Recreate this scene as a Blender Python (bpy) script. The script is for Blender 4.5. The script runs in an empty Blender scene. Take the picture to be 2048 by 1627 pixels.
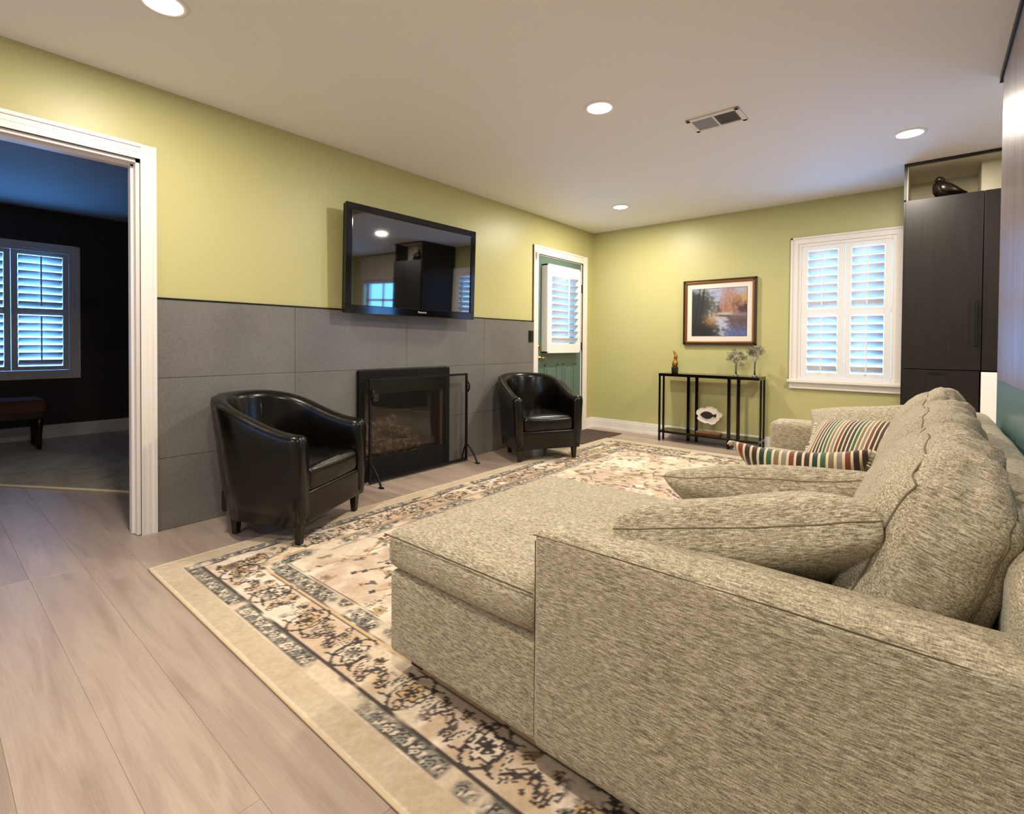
import bpy, bmesh, math, random
import numpy as np
from mathutils import Vector, Matrix, noise
R = math.radians
rng = random.Random(7)
S = bpy.context.scene
C = S.collection
# ------------------------------------------------------------------ camera
CAMX, CAMZ, FPX = 3.2731, 1.0572, 1002.0
yaw, pitch, roll = 0.6941, -0.0157, 0.0069
Fv = Vector((-math.sin(yaw)*math.cos(pitch), math.cos(yaw)*math.cos(pitch), math.sin(pitch)))
Rv0 = Vector((math.cos(yaw), math.sin(yaw), 0)); Uv0 = Rv0.cross(Fv)
Rv = Rv0*math.cos(roll)+Uv0*math.sin(roll); Uv = Uv0*math.cos(roll)-Rv0*math.sin(roll)
cd = bpy.data.cameras.new('camera'); cam = bpy.data.objects.new('camera', cd); C.objects.link(cam)
cam.matrix_world = Matrix(((Rv.x, Uv.x, -Fv.x, CAMX), (Rv.y, Uv.y, -Fv.y, 0), (Rv.z, Uv.z, -Fv.z, CAMZ), (0, 0, 0, 1)))
cd.sensor_width = 36; cd.lens = FPX*36/2048; cd.shift_y = -(813.5-700.9)/2048; cd.clip_start = 0.02
S.camera = cam
# ------------------------------------------------------------------ world, exposure
W = bpy.data.worlds.new('World'); S.world = W; W.use_nodes = True
bg = W.node_tree.nodes['Background']; bg.inputs[0].default_value = (0.12, 0.41, 1.0, 1); bg.inputs[1].default_value = 10.5
S.view_settings.view_transform = 'Standard'; S.view_settings.look = 'None'
S.view_settings.gamma = 1; S.view_settings.use_curve_mapping = False
S.view_settings.exposure = 0.32
LAMP_W, LAMP_COL = 28.0, (1.0, 0.905, 0.765)
H, YB = 2.44, 5.535

# ------------------------------------------------------------------ helpers
def lin(r, g, b):
    f = lambda c: (c/255/12.92 if c/255 <= 0.04045 else ((c/255+0.055)/1.055)**2.4)
    return (f(r), f(g), f(b), 1)
def mat(name, col, rough=0.5, metal=0.0, **k):
    m = bpy.data.materials.new(name); m.use_nodes = True
    b = m.node_tree.nodes['Principled BSDF']
    b.inputs['Base Color'].default_value = col; b.inputs['Roughness'].default_value = rough; b.inputs['Metallic'].default_value = metal
    for kk, v in k.items(): b.inputs[kk.replace('_', ' ')].default_value = v
    return m
def nd(m, typ, **k):
    n = m.node_tree.nodes.new(typ)
    for a, v in k.items(): setattr(n, a, v)
    return n
def lk(m, a, b): m.node_tree.links.new(a, b)
def bsdf(m): return m.node_tree.nodes['Principled BSDF']
def coords(m, scale=(1, 1, 1), kind='Object', rot=(0, 0, 0)):
    t = nd(m, 'ShaderNodeTexCoord'); mp = nd(m, 'ShaderNodeMapping')
    mp.inputs['Scale'].default_value = scale; mp.inputs['Rotation'].default_value = rot
    lk(m, t.outputs[kind], mp.inputs[0]); return mp.outputs[0]
def noi(m, vec, scale, detail=3, rough=0.5):
    n = nd(m, 'ShaderNodeTexNoise'); n.inputs['Scale'].default_value = scale; n.inputs['Detail'].default_value = detail
    n.inputs['Roughness'].default_value = rough; lk(m, vec, n.inputs['Vector']); return n.outputs['Fac']
def ramp(m, fac, stops):
    r = nd(m, 'ShaderNodeValToRGB'); e = r.color_ramp.elements
    e[0].position, e[0].color = stops[0]; e[1].position, e[1].color = stops[-1]
    for p, c in stops[1:-1]:
        x = e.new(p); x.color = c
    lk(m, fac, r.inputs[0]); return r.outputs[0]
def bump(m, h, strength=0.3, dist=0.005):
    b = nd(m, 'ShaderNodeBump'); b.inputs['Strength'].default_value = strength; b.inputs['Distance'].default_value = dist
    lk(m, h, b.inputs['Height']); lk(m, b.outputs[0], bsdf(m).inputs['Normal'])
def mixc(m, fac, a, b):
    x = nd(m, 'ShaderNodeMix', data_type='RGBA')
    for s, v in ((0, fac), (6, a), (7, b)):
        if hasattr(v, 'type') and hasattr(v, 'links'): lk(m, v, x.inputs[s])
        else: x.inputs[s].default_value = v
    return x.outputs[2]

def new_bm(): return bmesh.new()
def box(bm, x0, x1, y0, y1, z0, z1, M=None):
    v = [Vector(c) for c in ((x0,y0,z0),(x1,y0,z0),(x1,y1,z0),(x0,y1,z0),(x0,y0,z1),(x1,y0,z1),(x1,y1,z1),(x0,y1,z1))]
    if M: v = [M @ p for p in v]
    v = [bm.verts.new(p) for p in v]
    for f in ((3,2,1,0),(4,5,6,7),(0,1,5,4),(1,2,6,5),(2,3,7,6),(3,0,4,7)): bm.faces.new([v[i] for i in f])
    return v
def tube(bm, pts, r, seg=8, cap=True, closed=False):
    pts = [Vector(p) for p in pts]; n = len(pts); rs = r if isinstance(r, (list, tuple)) else [r]*n
    rings = []; up = Vector((0, 0, 1)); prev = None
    for i, p in enumerate(pts):
        if closed: t = pts[(i+1) % n]-pts[i-1]
        else: t = pts[min(i+1, n-1)]-pts[max(i-1, 0)]
        t = t.normalized() if t.length > 1e-9 else Vector((0, 0, 1))
        if prev is None: a = t.cross(up if abs(t.z) < .9 else Vector((1, 0, 0))).normalized()
        else: a = (prev-t*prev.dot(t)).normalized()
        prev = a; b = t.cross(a)
        rings.append([bm.verts.new(p+(a*math.cos(k*2*math.pi/seg)+b*math.sin(k*2*math.pi/seg))*rs[i]) for k in range(seg)])
    for i in range(n if closed else n-1):
        A, B = rings[i], rings[(i+1) % n]
        for k in range(seg): bm.faces.new((A[k], A[(k+1) % seg], B[(k+1) % seg], B[k]))
    if cap and not closed:
        bm.faces.new(rings[0][::-1]); bm.faces.new(rings[-1])
def lathe(bm, prof, seg=20, o=(0, 0, 0), sx=1, sy=1):
    o = Vector(o); rings = []
    for r, z in prof: rings.append([bm.verts.new(o+Vector((r*math.cos(k*2*math.pi/seg)*sx, r*math.sin(k*2*math.pi/seg)*sy, z))) for k in range(seg)])
    for A, B in zip(rings, rings[1:]):
        for k in range(seg): bm.faces.new((A[k], A[(k+1) % seg], B[(k+1) % seg], B[k]))
    bm.faces.new(rings[0][::-1]); bm.faces.new(rings[-1])
def obj(name, bm, m=None, parent=None, smooth=False, bevel=0):
    me = bpy.data.meshes.new(name); bmesh.ops.recalc_face_normals(bm, faces=bm.faces[:]); bm.to_mesh(me); bm.free()
    if smooth: me.shade_smooth()
    o = bpy.data.objects.new(name, me); C.objects.link(o)
    if m: me.materials.append(m)
    if parent: o.parent = parent
    if bevel:
        b = o.modifiers.new('bevel', 'BEVEL'); b.width = bevel; b.segments = 2; b.limit_method = 'ANGLE'
    return o
def boxo(name, dims, m, parent=None, bevel=0, M=None):
    bm = new_bm(); box(bm, *dims, M=M); return obj(name, bm, m, parent, bevel=bevel)
def tag(o, label, cat, group=None, kind=None):
    o['label'] = label; o['category'] = cat
    if group: o['group'] = group
    if kind: o['kind'] = kind
    return o
def empty(name, loc=(0, 0, 0), rz=0):
    o = bpy.data.objects.new(name, None); C.objects.link(o); o.location = loc; o.rotation_euler = (0, 0, rz); o.empty_display_size = .1
    return o
def rbox(bm, sx, sy, sz, r, n=8, puff=(0, 0, 0), wob=0, seed=0, M=None, k=4):
    """rounded box of full size sx,sy,sz with crowned faces; centre at origin"""
    h = (sx/2, sy/2, sz/2); r = min(r, *[q*.98 for q in h])
    def ax(q):
        a = [-q+r*(1-math.cos(i/k*math.pi/2)) for i in range(k)]
        mid = [-(q-r)+2*(q-r)*i/n for i in range(n+1)]
        return a+mid+[-x for x in a[::-1]]
    axs = [ax(q) for q in h]; cache = {}
    def vert(p):
        key = tuple(round(c, 5) for c in p)
        if key in cache: return cache[key]
        q = Vector([max(-(h[i]-r), min(h[i]-r, p[i])) for i in range(3)]); d = Vector(p)-q
        # cube-to-sphere corner
        x = q+(d.normalized()*r if d.length > 1e-9 else d)
        u = [p[i]/h[i] for i in range(3)]
        x.x += puff[0]*u[0]*(1-u[1]**2)*(1-u[2]**2); x.y += puff[1]*u[1]*(1-u[0]**2)*(1-u[2]**2); x.z += puff[2]*u[2]*(1-u[0]**2)*(1-u[1]**2)
        if wob:
            s = Vector((seed*7.1, seed*3.3, seed)); x += noise.noise_vector(x*6+s)*wob+noise.noise_vector(x*15+s)*wob*.35
        if M: x = M @ x
        cache[key] = bm.verts.new(x); return cache[key]
    for a in range(3):
        b, c = (a+1) % 3, (a+2) % 3
        for s in (-1, 1):
            for i in range(len(axs[b])-1):
                for j in range(len(axs[c])-1):
                    q = []
                    for (di, dj) in ((0,0),(1,0),(1,1),(0,1)):
                        p = [0, 0, 0]; p[a] = s*h[a]; p[b] = axs[b][i+di]; p[c] = axs[c][j+dj]; q.append(vert(p))
                    if len(set(q)) > 2:
                        try: bm.faces.new(q if s > 0 else q[::-1])
                        except ValueError: pass
    return lambda p: vert(p).co.copy(), h
def pillow_pt(u, v, s, w, l, T, pinch, pw=.42):
    x = w/2*u*(1-pinch*(1-v*v)); y = l/2*v*(1-pinch*(1-u*u))
    z = s*T/2*(max(0, 1-u*u)*max(0, 1-v*v))**pw
    return Vector((x, y, z))
def pillow(name, w, l, T, m, M, pinch=.07, n=30, wob=.006, seed=0, piping=None, pw=.42, sag=0):
    bm = new_bm(); g = {}
    def warp(p):
        s = Vector((seed*5.7, seed*2.1, seed*1.3))
        q = p+noise.noise_vector(p*5+s)*wob+noise.noise_vector(p*13+s)*wob*.4
        if sag: q.z -= sag*(p.x/(w/2))**2*-1
        return q
    f = lambda i: math.sin((i/n-.5)*math.pi)
    for s in (1, -1):
        for i in range(n+1):
            for j in range(n+1):
                e = i in (0, n) or j in (0, n)
                if s < 0 and e: g[s, i, j] = g[1, i, j]; continue
                g[s, i, j] = bm.verts.new(warp(pillow_pt(f(i), f(j), s, w, l, T, pinch, pw)))
        for i in range(n):
            for j in range(n):
                q = [g[s,i,j], g[s,i+1,j], g[s,i+1,j+1], g[s,i,j+1]]
                try: bm.faces.new(q if s > 0 else q[::-1])
                except ValueError: pass
    o = obj(name, bm, m, smooth=True); o.matrix_world = M
    if piping:
        pts = []
        for i in range(n): pts.append((i, 0))
        for i in range(n): pts.append((n, i))
        for i in range(n): pts.append((n-i, n))
        for i in range(n): pts.append((0, n-i))
        bm = new_bm(); tube(bm, [warp(pillow_pt(f(i), f(j), 1, w, l, T, pinch, pw)) for i, j in pts], .0016, 5, closed=True)
        obj('seam_piping', bm, piping, o, smooth=True)
    return o
def rotm(loc, rx=0, ry=0, rz=0):
    return Matrix.Translation(loc) @ Matrix.Rotation(rz, 4, 'Z') @ Matrix.Rotation(ry, 4, 'Y') @ Matrix.Rotation(rx, 4, 'X')

# ------------------------------------------------------------------ materials
def paint(name, col, rough=.5, b=.06, scale=180):
    m = mat(name, col, rough); v = coords(m); bump(m, noi(m, v, scale, 2), b, .002); return m
M_green = paint('green_paint', lin(189, 185, 128), .42)
M_ceil = paint('ceiling_paint', lin(240, 238, 232), .7, .08, 240)
M_white = mat('white_trim', lin(236, 230, 224), .35)
M_white2 = mat('white_shutter', lin(236, 234, 232), .4)
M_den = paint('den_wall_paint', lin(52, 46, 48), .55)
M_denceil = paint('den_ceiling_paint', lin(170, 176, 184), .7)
M_teal = paint('teal_paint', lin(98, 132, 136), .28, .03)
M_cream = paint('cream_paint', lin(205, 198, 180), .55)
M_black = mat('black_metal', lin(9, 8, 8), .42, Specular_IOR_Level=.35)
M_blacktrim = mat('black_trim', lin(10, 10, 11), .45)
M_brass = mat('brass', lin(190, 160, 95), .28, 1.0)
M_chrome = mat('silver_wire', lin(150, 146, 140), .3, 1.0)
M_doorgreen = mat('green_door_paint', lin(90, 114, 106), .38)
def tile_mat():
    m = mat('grey_porcelain', lin(112, 110, 108), .36); v = coords(m)
    a = noi(m, v, 3, 4); f = noi(m, v, 90, 5, .7)
    oi = nd(m, 'ShaderNodeObjectInfo')
    c = ramp(m, a, [(.3, lin(104, 102, 101)), (.7, lin(122, 120, 117))])
    c2 = mixc(m, .35, c, ramp(m, f, [(.3, lin(86, 85, 84)), (.7, lin(140, 138, 134))]))
    hs = nd(m, 'ShaderNodeHueSaturation'); ma = nd(m, 'ShaderNodeMath', operation='MULTIPLY_ADD')
    lk(m, oi.outputs['Random'], ma.inputs[0]); ma.inputs[1].default_value = .12; ma.inputs[2].default_value = .94
    lk(m, ma.outputs[0], hs.inputs['Value']); lk(m, c2, hs.inputs['Color']); lk(m, hs.outputs[0], bsdf(m).inputs['Base Color'])
    bump(m, f, .12, .002); return m
M_tile = tile_mat()
def wood_floor():
    m = mat('oak_plank', lin(190, 165, 145), .34); oi = nd(m, 'ShaderNodeObjectInfo')
    t = nd(m, 'ShaderNodeTexCoord'); mp = nd(m, 'ShaderNodeMapping'); mp.inputs['Scale'].default_value = (1.1, 9, 1)
    cb = nd(m, 'ShaderNodeCombineXYZ'); mu = nd(m, 'ShaderNodeMath', operation='MULTIPLY'); mu.inputs[1].default_value = 37
    lk(m, oi.outputs['Random'], mu.inputs[0])
    for i in range(3): lk(m, mu.outputs[0], cb.inputs[i])
    lk(m, t.outputs['Object'], mp.inputs[0]); lk(m, cb.outputs[0], mp.inputs['Location'])
    wv = nd(m, 'ShaderNodeTexNoise'); wv.inputs['Scale'].default_value = 1.3; wv.inputs['Detail'].default_value = 5; wv.inputs['Distortion'].default_value = .8; lk(m, mp.outputs[0], wv.inputs['Vector'])
    mp2 = nd(m, 'ShaderNodeMapping'); mp2.inputs['Scale'].default_value = (1, 5, 1); lk(m, mp.outputs[0], mp2.inputs[0])
    g = noi(m, mp2.outputs[0], 6, 6, .65)
    c = ramp(m, wv.outputs['Fac'], [(.28, lin(152, 133, 121)), (.45, lin(171, 151, 138)), (.58, lin(182, 163, 149)), (.75, lin(160, 139, 126))])
    c = mixc(m, .2, c, ramp(m, g, [(.3, lin(136, 116, 104)), (.65, lin(194, 177, 164))]))
    hs = nd(m, 'ShaderNodeHueSaturation'); ma = nd(m, 'ShaderNodeMath', operation='MULTIPLY_ADD')
    lk(m, oi.outputs['Random'], ma.inputs[0]); ma.inputs[1].default_value = .16; ma.inputs[2].default_value = .92
    lk(m, ma.outputs[0], hs.inputs['Value']); lk(m, c, hs.inputs['Color']); lk(m, hs.outputs[0], bsdf(m).inputs['Base Color'])
    bump(m, g, .08, .001); return m
M_floor = wood_floor()
def tweed(name, rot=(0, 0, 0), base=((84, 74, 58), (164, 152, 126), (222, 211, 186))):
    m = mat(name, lin(170, 158, 134), .9); v = coords(m, (1, 1, 1), rot=rot)
    def mpd(s):
        mp = nd(m, 'ShaderNodeMapping'); mp.inputs['Scale'].default_value = s; lk(m, v, mp.inputs[0]); return mp.outputs[0]
    a = noi(m, mpd((55, 400, 400)), 1, 2, .6); b = noi(m, mpd((360, 90, 360)), 1, 2, .6); big = noi(m, mpd((9, 9, 9)), 1, 3)
    hf = nd(m, 'ShaderNodeMix'); hf.inputs[0].default_value = .36; lk(m, a, hf.inputs[2]); lk(m, b, hf.inputs[3])
    c = ramp(m, hf.outputs[0], [(.35, lin(*base[0])), (.5, lin(*base[1])), (.64, lin(*base[2]))])
    c = mixc(m, .12, c, ramp(m, big, [(.3, lin(140, 130, 106)), (.7, lin(190, 182, 160))]))
    lk(m, c, bsdf(m).inputs['Base Color']); bsdf(m).inputs['Sheen Weight'].default_value = .15
    bump(m, hf.outputs[0], .45, .003); return m
M_tweed = tweed('tweed_upholstery'); 
M_piping = mat('dark_seam', lin(84, 72, 52), .9)
M_piping2 = mat('tonal_seam', lin(116, 104, 80), .9)
def leather():
    m = mat('black_leather', lin(10, 7, 6), .3, Specular_IOR_Level=.36); v = coords(m)
    vo = nd(m, 'ShaderNodeTexVoronoi'); vo.inputs['Scale'].default_value = 320; lk(m, v, vo.inputs['Vector'])
    n = noi(m, v, 12, 4); lk(m, ramp(m, n, [(.3, (.20,)*3+(1,)), (.7, (.30,)*3+(1,))]), bsdf(m).inputs['Roughness'])
    bump(m, vo.outputs['Distance'], .08, .001); return m
M_leather = leather()
M_darkwood = mat('espresso_wood', lin(22, 15, 12), .35)
def cab_mat():
    m = mat('dark_cabinet_laminate', lin(38, 32, 28), .36, Specular_IOR_Level=.35); v = coords(m, (30, 30, 1.2)); n = noi(m, v, 2, 4)
    lk(m, ramp(m, n, [(.3, lin(24, 19, 16)), (.7, lin(33, 27, 23))]), bsdf(m).inputs['Base Color']); return m
M_cab = cab_mat(); M_niche = paint('niche_paint', lin(236, 226, 196), .6)
def panel_mat():
    m = mat('grey_streaked_wood', lin(120, 106, 110), .3); v = coords(m, (1, 22, .8)); n = noi(m, v, 1.6, 6, .65)
    lk(m, ramp(m, n, [(.25, lin(88, 74, 78)), (.5, lin(128, 112, 116)), (.75, lin(168, 156, 160))]), bsdf(m).inputs['Base Color']); return m
M_panel = panel_mat()
def glass_mat(name, rough=0.0, tint=(1, 1, 1, 1), mixf=.9):
    m = bpy.data.materials.new(name); m.use_nodes = True; nt = m.node_tree; nt.nodes.remove(nt.nodes['Principled BSDF'])
    out = nt.nodes['Material Output']; tr = nt.nodes.new('ShaderNodeBsdfTransparent'); tr.inputs[0].default_value = tint
    gl = nt.nodes.new('ShaderNodeBsdfGlossy'); gl.inputs['Roughness'].default_value = rough; gl.inputs[0].default_value = (.9, .9, .9, 1)
    mx = nt.nodes.new('ShaderNodeMixShader'); lw = nt.nodes.new('ShaderNodeLayerWeight'); lw.inputs[0].default_value = .5
    pwn = nt.nodes.new('ShaderNodeMath'); pwn.operation = 'POWER'; pwn.inputs[1].default_value = 4; nt.links.new(lw.outputs['Facing'], pwn.inputs[0])
    fr = nt.nodes.new('ShaderNodeMath'); fr.operation = 'MULTIPLY_ADD'; fr.inputs[1].default_value = .8; fr.inputs[2].default_value = .05; nt.links.new(pwn.outputs[0], fr.inputs[0])
    nt.links.new(fr.outputs[0], mx.inputs[0]); nt.links.new(tr.outputs[0], mx.inputs[1]); nt.links.new(gl.outputs[0], mx.inputs[2]); nt.links.new(mx.outputs[0], out.inputs[0])
    return m
M_glass = glass_mat('window_glass'); M_smoke = glass_mat('smoked_glass', 0.01, (.16, .15, .13, 1)); M_fglass = glass_mat('fireplace_glass', .02, (.75, .72, .68, 1))
M_gauze = bpy.data.materials.new('screen_mesh'); M_gauze.use_nodes = True
bsdf(M_gauze).inputs['Base Color'].default_value = lin(16, 15, 14); bsdf(M_gauze).inputs['Roughness'].default_value = .6; bsdf(M_gauze).inputs['Alpha'].default_value = .16
def emis(name, col, s):
    m = bpy.data.materials.new(name); m.use_nodes = True; b = bsdf(m)
    b.inputs['Base Color'].default_value = (.8, .8, .8, 1); b.inputs['Emission Color'].default_value = col; b.inputs['Emission Strength'].default_value = s; return m
M_lens = emis('lamp_lens', (1, .93, .82, 1), 12)
def attr_mat(name, rough, b=0, sc=300, fuzz=0):
    m = mat(name, (.5, .5, .5, 1), rough); a = nd(m, 'ShaderNodeVertexColor'); a.layer_name = 'Col'
    if fuzz:
        v = coords(m); n = noi(m, v, 260, 3, .7)
        c = mixc(m, n, a.outputs[0], a.outputs[0]); hs = nd(m, 'ShaderNodeHueSaturation')
        ma = nd(m, 'ShaderNodeMath', operation='MULTIPLY_ADD'); lk(m, n, ma.inputs[0]); ma.inputs[1].default_value = fuzz; ma.inputs[2].default_value = 1-fuzz/2
        lk(m, ma.outputs[0], hs.inputs['Value']); lk(m, a.outputs[0], hs.inputs['Color']); lk(m, hs.outputs[0], bsdf(m).inputs['Base Color']); bump(m, n, b, .004)
    else: lk(m, a.outputs[0], bsdf(m).inputs['Base Color'])
    return m
def s2l(a): a = np.asarray(a, float)/255; return np.where(a <= .04045, a/12.92, ((a+.055)/1.055)**2.4)

# ------------------------------------------------------------------ the shell
def struct(name, bm, m, label, cat):
    o = obj(name, bm, m); return tag(o, label, cat, kind='structure')
XE, YF, XD = 6.2, -2.6, -4.0
bm = new_bm(); box(bm, XD-.14, XE, YF, YB, -.12, -.008)
floor = struct('floor', bm, M_floor, 'pale taupe oak plank floor running through the whole room', 'floor')
pw = .183; PL = {}
row = 0; y = YF
while y < YB-.01:
    w = min(pw, YB-y); x = XD - rng.uniform(0, 1.5)
    while x < XE:
        L = rng.choice((1.83, 1.52)); x0, x1 = max(x, XD), min(x+L, XE); x += L
        if x1-x0 < .12: continue
        key = (round(x1-x0, 3), round(w, 3))
        if key not in PL:
            b2 = new_bm(); l = x1-x0; g = .0002; c = .0007
            vs = []
            for (zz, i) in ((-.008, 0), (-c, 0), (0, c)):
                vs.append([b2.verts.new((px, py, zz)) for px, py in ((g+i, g+i), (l-g-i, g+i), (l-g-i, w-g-i), (g+i, w-g-i))])
            for A, B in zip(vs, vs[1:]):
                for k in range(4): b2.faces.new((A[k], A[(k+1) % 4], B[(k+1) % 4], B[k]))
            b2.faces.new(vs[-1]); me = bpy.data.meshes.new('plank'); b2.to_mesh(me); b2.free(); me.materials.append(M_floor); PL[key] = me
        o = bpy.data.objects.new('plank', PL[key]); C.objects.link(o); o.parent = floor; o.location = (x0, y, 0)
    y += pw
bm = new_bm(); box(bm, 0, XE, YF, YB, H, H+.12); struct('ceiling', bm, M_ceil, 'smooth off white ceiling with recessed lights', 'ceiling')
DY0, DY1, DZ = -.75, .795, 2.025          # wide opening to the den
EY0, EY1, EZ = 4.353, 5.262, 2.025        # outside door
FY0, FY1, FZ = 2.15, 2.99, .80            # firebox hole
bm = new_bm(); T = -.14
for y0, y1, z0, z1 in ((YF, DY0, 0, H), (DY0, DY1, DZ, H), (DY1, FY0, 0, H), (FY0, FY1, FZ, H), (FY1, EY0, 0, H), (EY0, EY1, EZ, H), (EY1, YB+.14, 0, H)): box(bm, T, 0, y0, y1, z0, z1)
wl = struct('wall_left', bm, M_green, 'yellow green painted wall with the fireplace and television', 'wall')
# large grey tiles around the fireplace
cols = [(.866, 1.647), (1.647, 2.58), (2.58, 3.50), (3.50, 4.272)]; rows = [(0, .402), (.402, .848), (.848, 1.286)]
g = .0012
for (y0, y1) in cols:
    for (z0, z1) in rows:
        segs = [(y0, y1, z0, z1)]
        if z1 < .86 and y1 > 2.13 and y0 < 3.01:
            segs = []
            if y0 < 2.13: segs.append((y0, 2.13, z0, z1))
            if y1 > 3.01: segs.append((3.01, y1, z0, z1))
        for s in segs:
            boxo('tile', (.001, .014, s[0]+g, s[1]-g, s[2]+.002 if s[2] == 0 else s[2]+g, s[3]-g), M_tile, wl, bevel=.001)
bm = new_bm(); [box(bm, .0005, .006, *q) for q in ((.866, 2.13, 0, 1.285), (2.13, 3.01, .85, 1.285), (3.01, 4.272, 0, 1.285))]; obj('grout_bed', bm, mat('dark_grout', lin(78, 76, 74), .9), wl)
bm = new_bm(); box(bm, .0, .018, .866, 4.272, 1.286, 1.294); obj('metal_edge_strip', bm, M_black, wl)

# back wall with two windows
def window_wall_x(bm, x0, x1, y0, y1, holes):
    cur = x0
    for hx0, hx1, hz0, hz1 in sorted(holes):
        box(bm, cur, hx0, y0, y1, 0, H); box(bm, hx0, hx1, y0, y1, 0, hz0); box(bm, hx0, hx1, y0, y1, hz1, H); cur = hx1
    box(bm, cur, x1, y0, y1, 0, H)
bm = new_bm(); window_wall_x(bm, 0, XE+.14, YB, YB+.14, [(2.285, 3.045, .72, 2.03), (4.7, 5.75, 1.0, 2.15)])
struct('wall_back', bm, M_green, 'yellow green back wall with shuttered window and painting', 'wall')
bm = new_bm(); box(bm, XE, XE+.14, YF, YB, 0, H); struct('wall_right', bm, M_cream, 'cream kitchen wall on the far right out of view', 'wall')
bm = new_bm(); window_wall_x(bm, -.14, XE+.14, YF-.14, YF, [(.50, 1.0, .95, 2.05)]); struct('wall_front', bm, M_cream, 'cream wall behind the camera position', 'wall')
# teal partition behind the sofa
PX = 3.545
bm = new_bm(); box(bm, PX, PX+.14, .75, 3.585, 0, H-.001); tw = struct('wall_partition', bm, M_teal, 'short teal partition wall behind the sofa back', 'wall')
bm = new_bm(); box(bm, PX-.014, PX, .75, 3.585, H-.036, H-.002); obj('ceiling_trim', bm, M_blacktrim, tw)
# baseboards
def baseboard(name, segs, axis, label):
    bm = new_bm()
    for a, b, c in segs:
        for (d, z0, z1) in ((.016, 0, .095), (.011, .095, .118), (.006, .118, .125), (.024, 0, .022)):
            if axis == 'x': box(bm, a, b, c-d, c, z0, z1)
            elif axis == 'd': box(bm, c, c+d, a, b, z0, z1)
            else: box(bm, c, c+d, a, b, z0, z1)
    tag(obj(name, bm, M_white), label, 'baseboard', kind='structure')
baseboard('baseboard_back', [(0, 3.1, YB)], 'x', 'white baseboard along the green back wall under the console table')
baseboard('baseboard_left', [(5.352, YB, 0)], 'y', 'short white baseboard between the green door and the corner')
# den beyond the opening
bm = new_bm(); box(bm, XD, T, YF, 2.02, 2.44, 2.56); struct('den_ceiling', bm, M_denceil, 'dim ceiling of the dark den beyond the wide opening', 'ceiling')
WY0, WY1, WZ0, WZ1 = .18, 1.15, .70, 2.02
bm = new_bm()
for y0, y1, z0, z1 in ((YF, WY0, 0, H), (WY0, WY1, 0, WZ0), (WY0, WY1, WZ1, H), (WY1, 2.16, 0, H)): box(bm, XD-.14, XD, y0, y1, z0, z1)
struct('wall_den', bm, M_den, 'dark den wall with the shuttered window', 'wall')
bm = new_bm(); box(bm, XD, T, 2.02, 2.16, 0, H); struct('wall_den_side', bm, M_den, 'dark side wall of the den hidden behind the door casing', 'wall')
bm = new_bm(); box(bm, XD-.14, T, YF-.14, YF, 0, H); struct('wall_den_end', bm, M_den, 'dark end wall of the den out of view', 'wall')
bm = new_bm()
for (d, z0, z1) in ((.016, 0, .12), (.01, .12, .14)): box(bm, XD, XD+d, YF, 2.02, z0, z1)
tag(obj('baseboard_den', bm, M_white), 'white baseboard at the foot of the dark den wall', 'baseboard', kind='structure')
# casing of the wide opening
tr = empty('trim_1', (0, DY1, 0)); tag(tr, 'white moulded casing around the wide opening to the dark den', 'casing', kind='structure')
def prof_v(bm, ya, yb, z0, z1):     # stepped flat casing standing on the wall, ya inner, yb outer
    s = 1 if yb > ya else -1; w = abs(yb-ya)
    for f0, f1, d in ((0, 1, .012), (.10, .86, .017), (.78, 1, .024), (.0, .12, .020), (.42, .50, .0195)):
        a, b = ya+s*w*f0, ya+s*w*f1; box(bm, 0, d, min(a, b), max(a, b), z0, z1)
def prof_h(bm, za, zb, y0, y1):
    w = zb-za
    for f0, f1, d in ((0, 1, .012), (.10, .86, .017), (.78, 1, .024), (.0, .12, .020), (.42, .50, .0195)): box(bm, 0, d, y0, y1, za+w*f0, za+w*f1)
def child(name, bm, m, p, **k):
    o = obj(name, bm, m, p, **k); o.matrix_parent_inverse = p.matrix_world.inverted() if False else Matrix.Translation(-Vector(p.location)); return o
bm = new_bm(); prof_v(bm, DY1, .866, 0, 2.105); child('side_casing', bm, M_white, tr)
bm = new_bm(); prof_v(bm, DY0, DY0-.07, 0, 2.105); child('side_casing', bm, M_white, tr)
bm = new_bm(); prof_h(bm, DZ, 2.105, DY0, DY1); child('head_casing', bm, M_white, tr)
bm = new_bm(); box(bm, T-.005, 0, DY1-.018, DY1, 0.004, DZ); box(bm, -.085, -.045, DY1-.030, DY1-.018, .004, DZ-.02); child('jamb', bm, M_white, tr)
bm = new_bm(); box(bm, T-.005, 0, DY0, DY0+.018, 0.004, DZ); child('jamb', bm, M_white, tr)
bm = new_bm(); box(bm, T-.005, 0, DY0, DY1, DZ-.018, DZ); box(bm, -.085, -.045, DY0, DY1, DZ-.03, DZ-.018); child('head_jamb', bm, M_white, tr)

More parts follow.
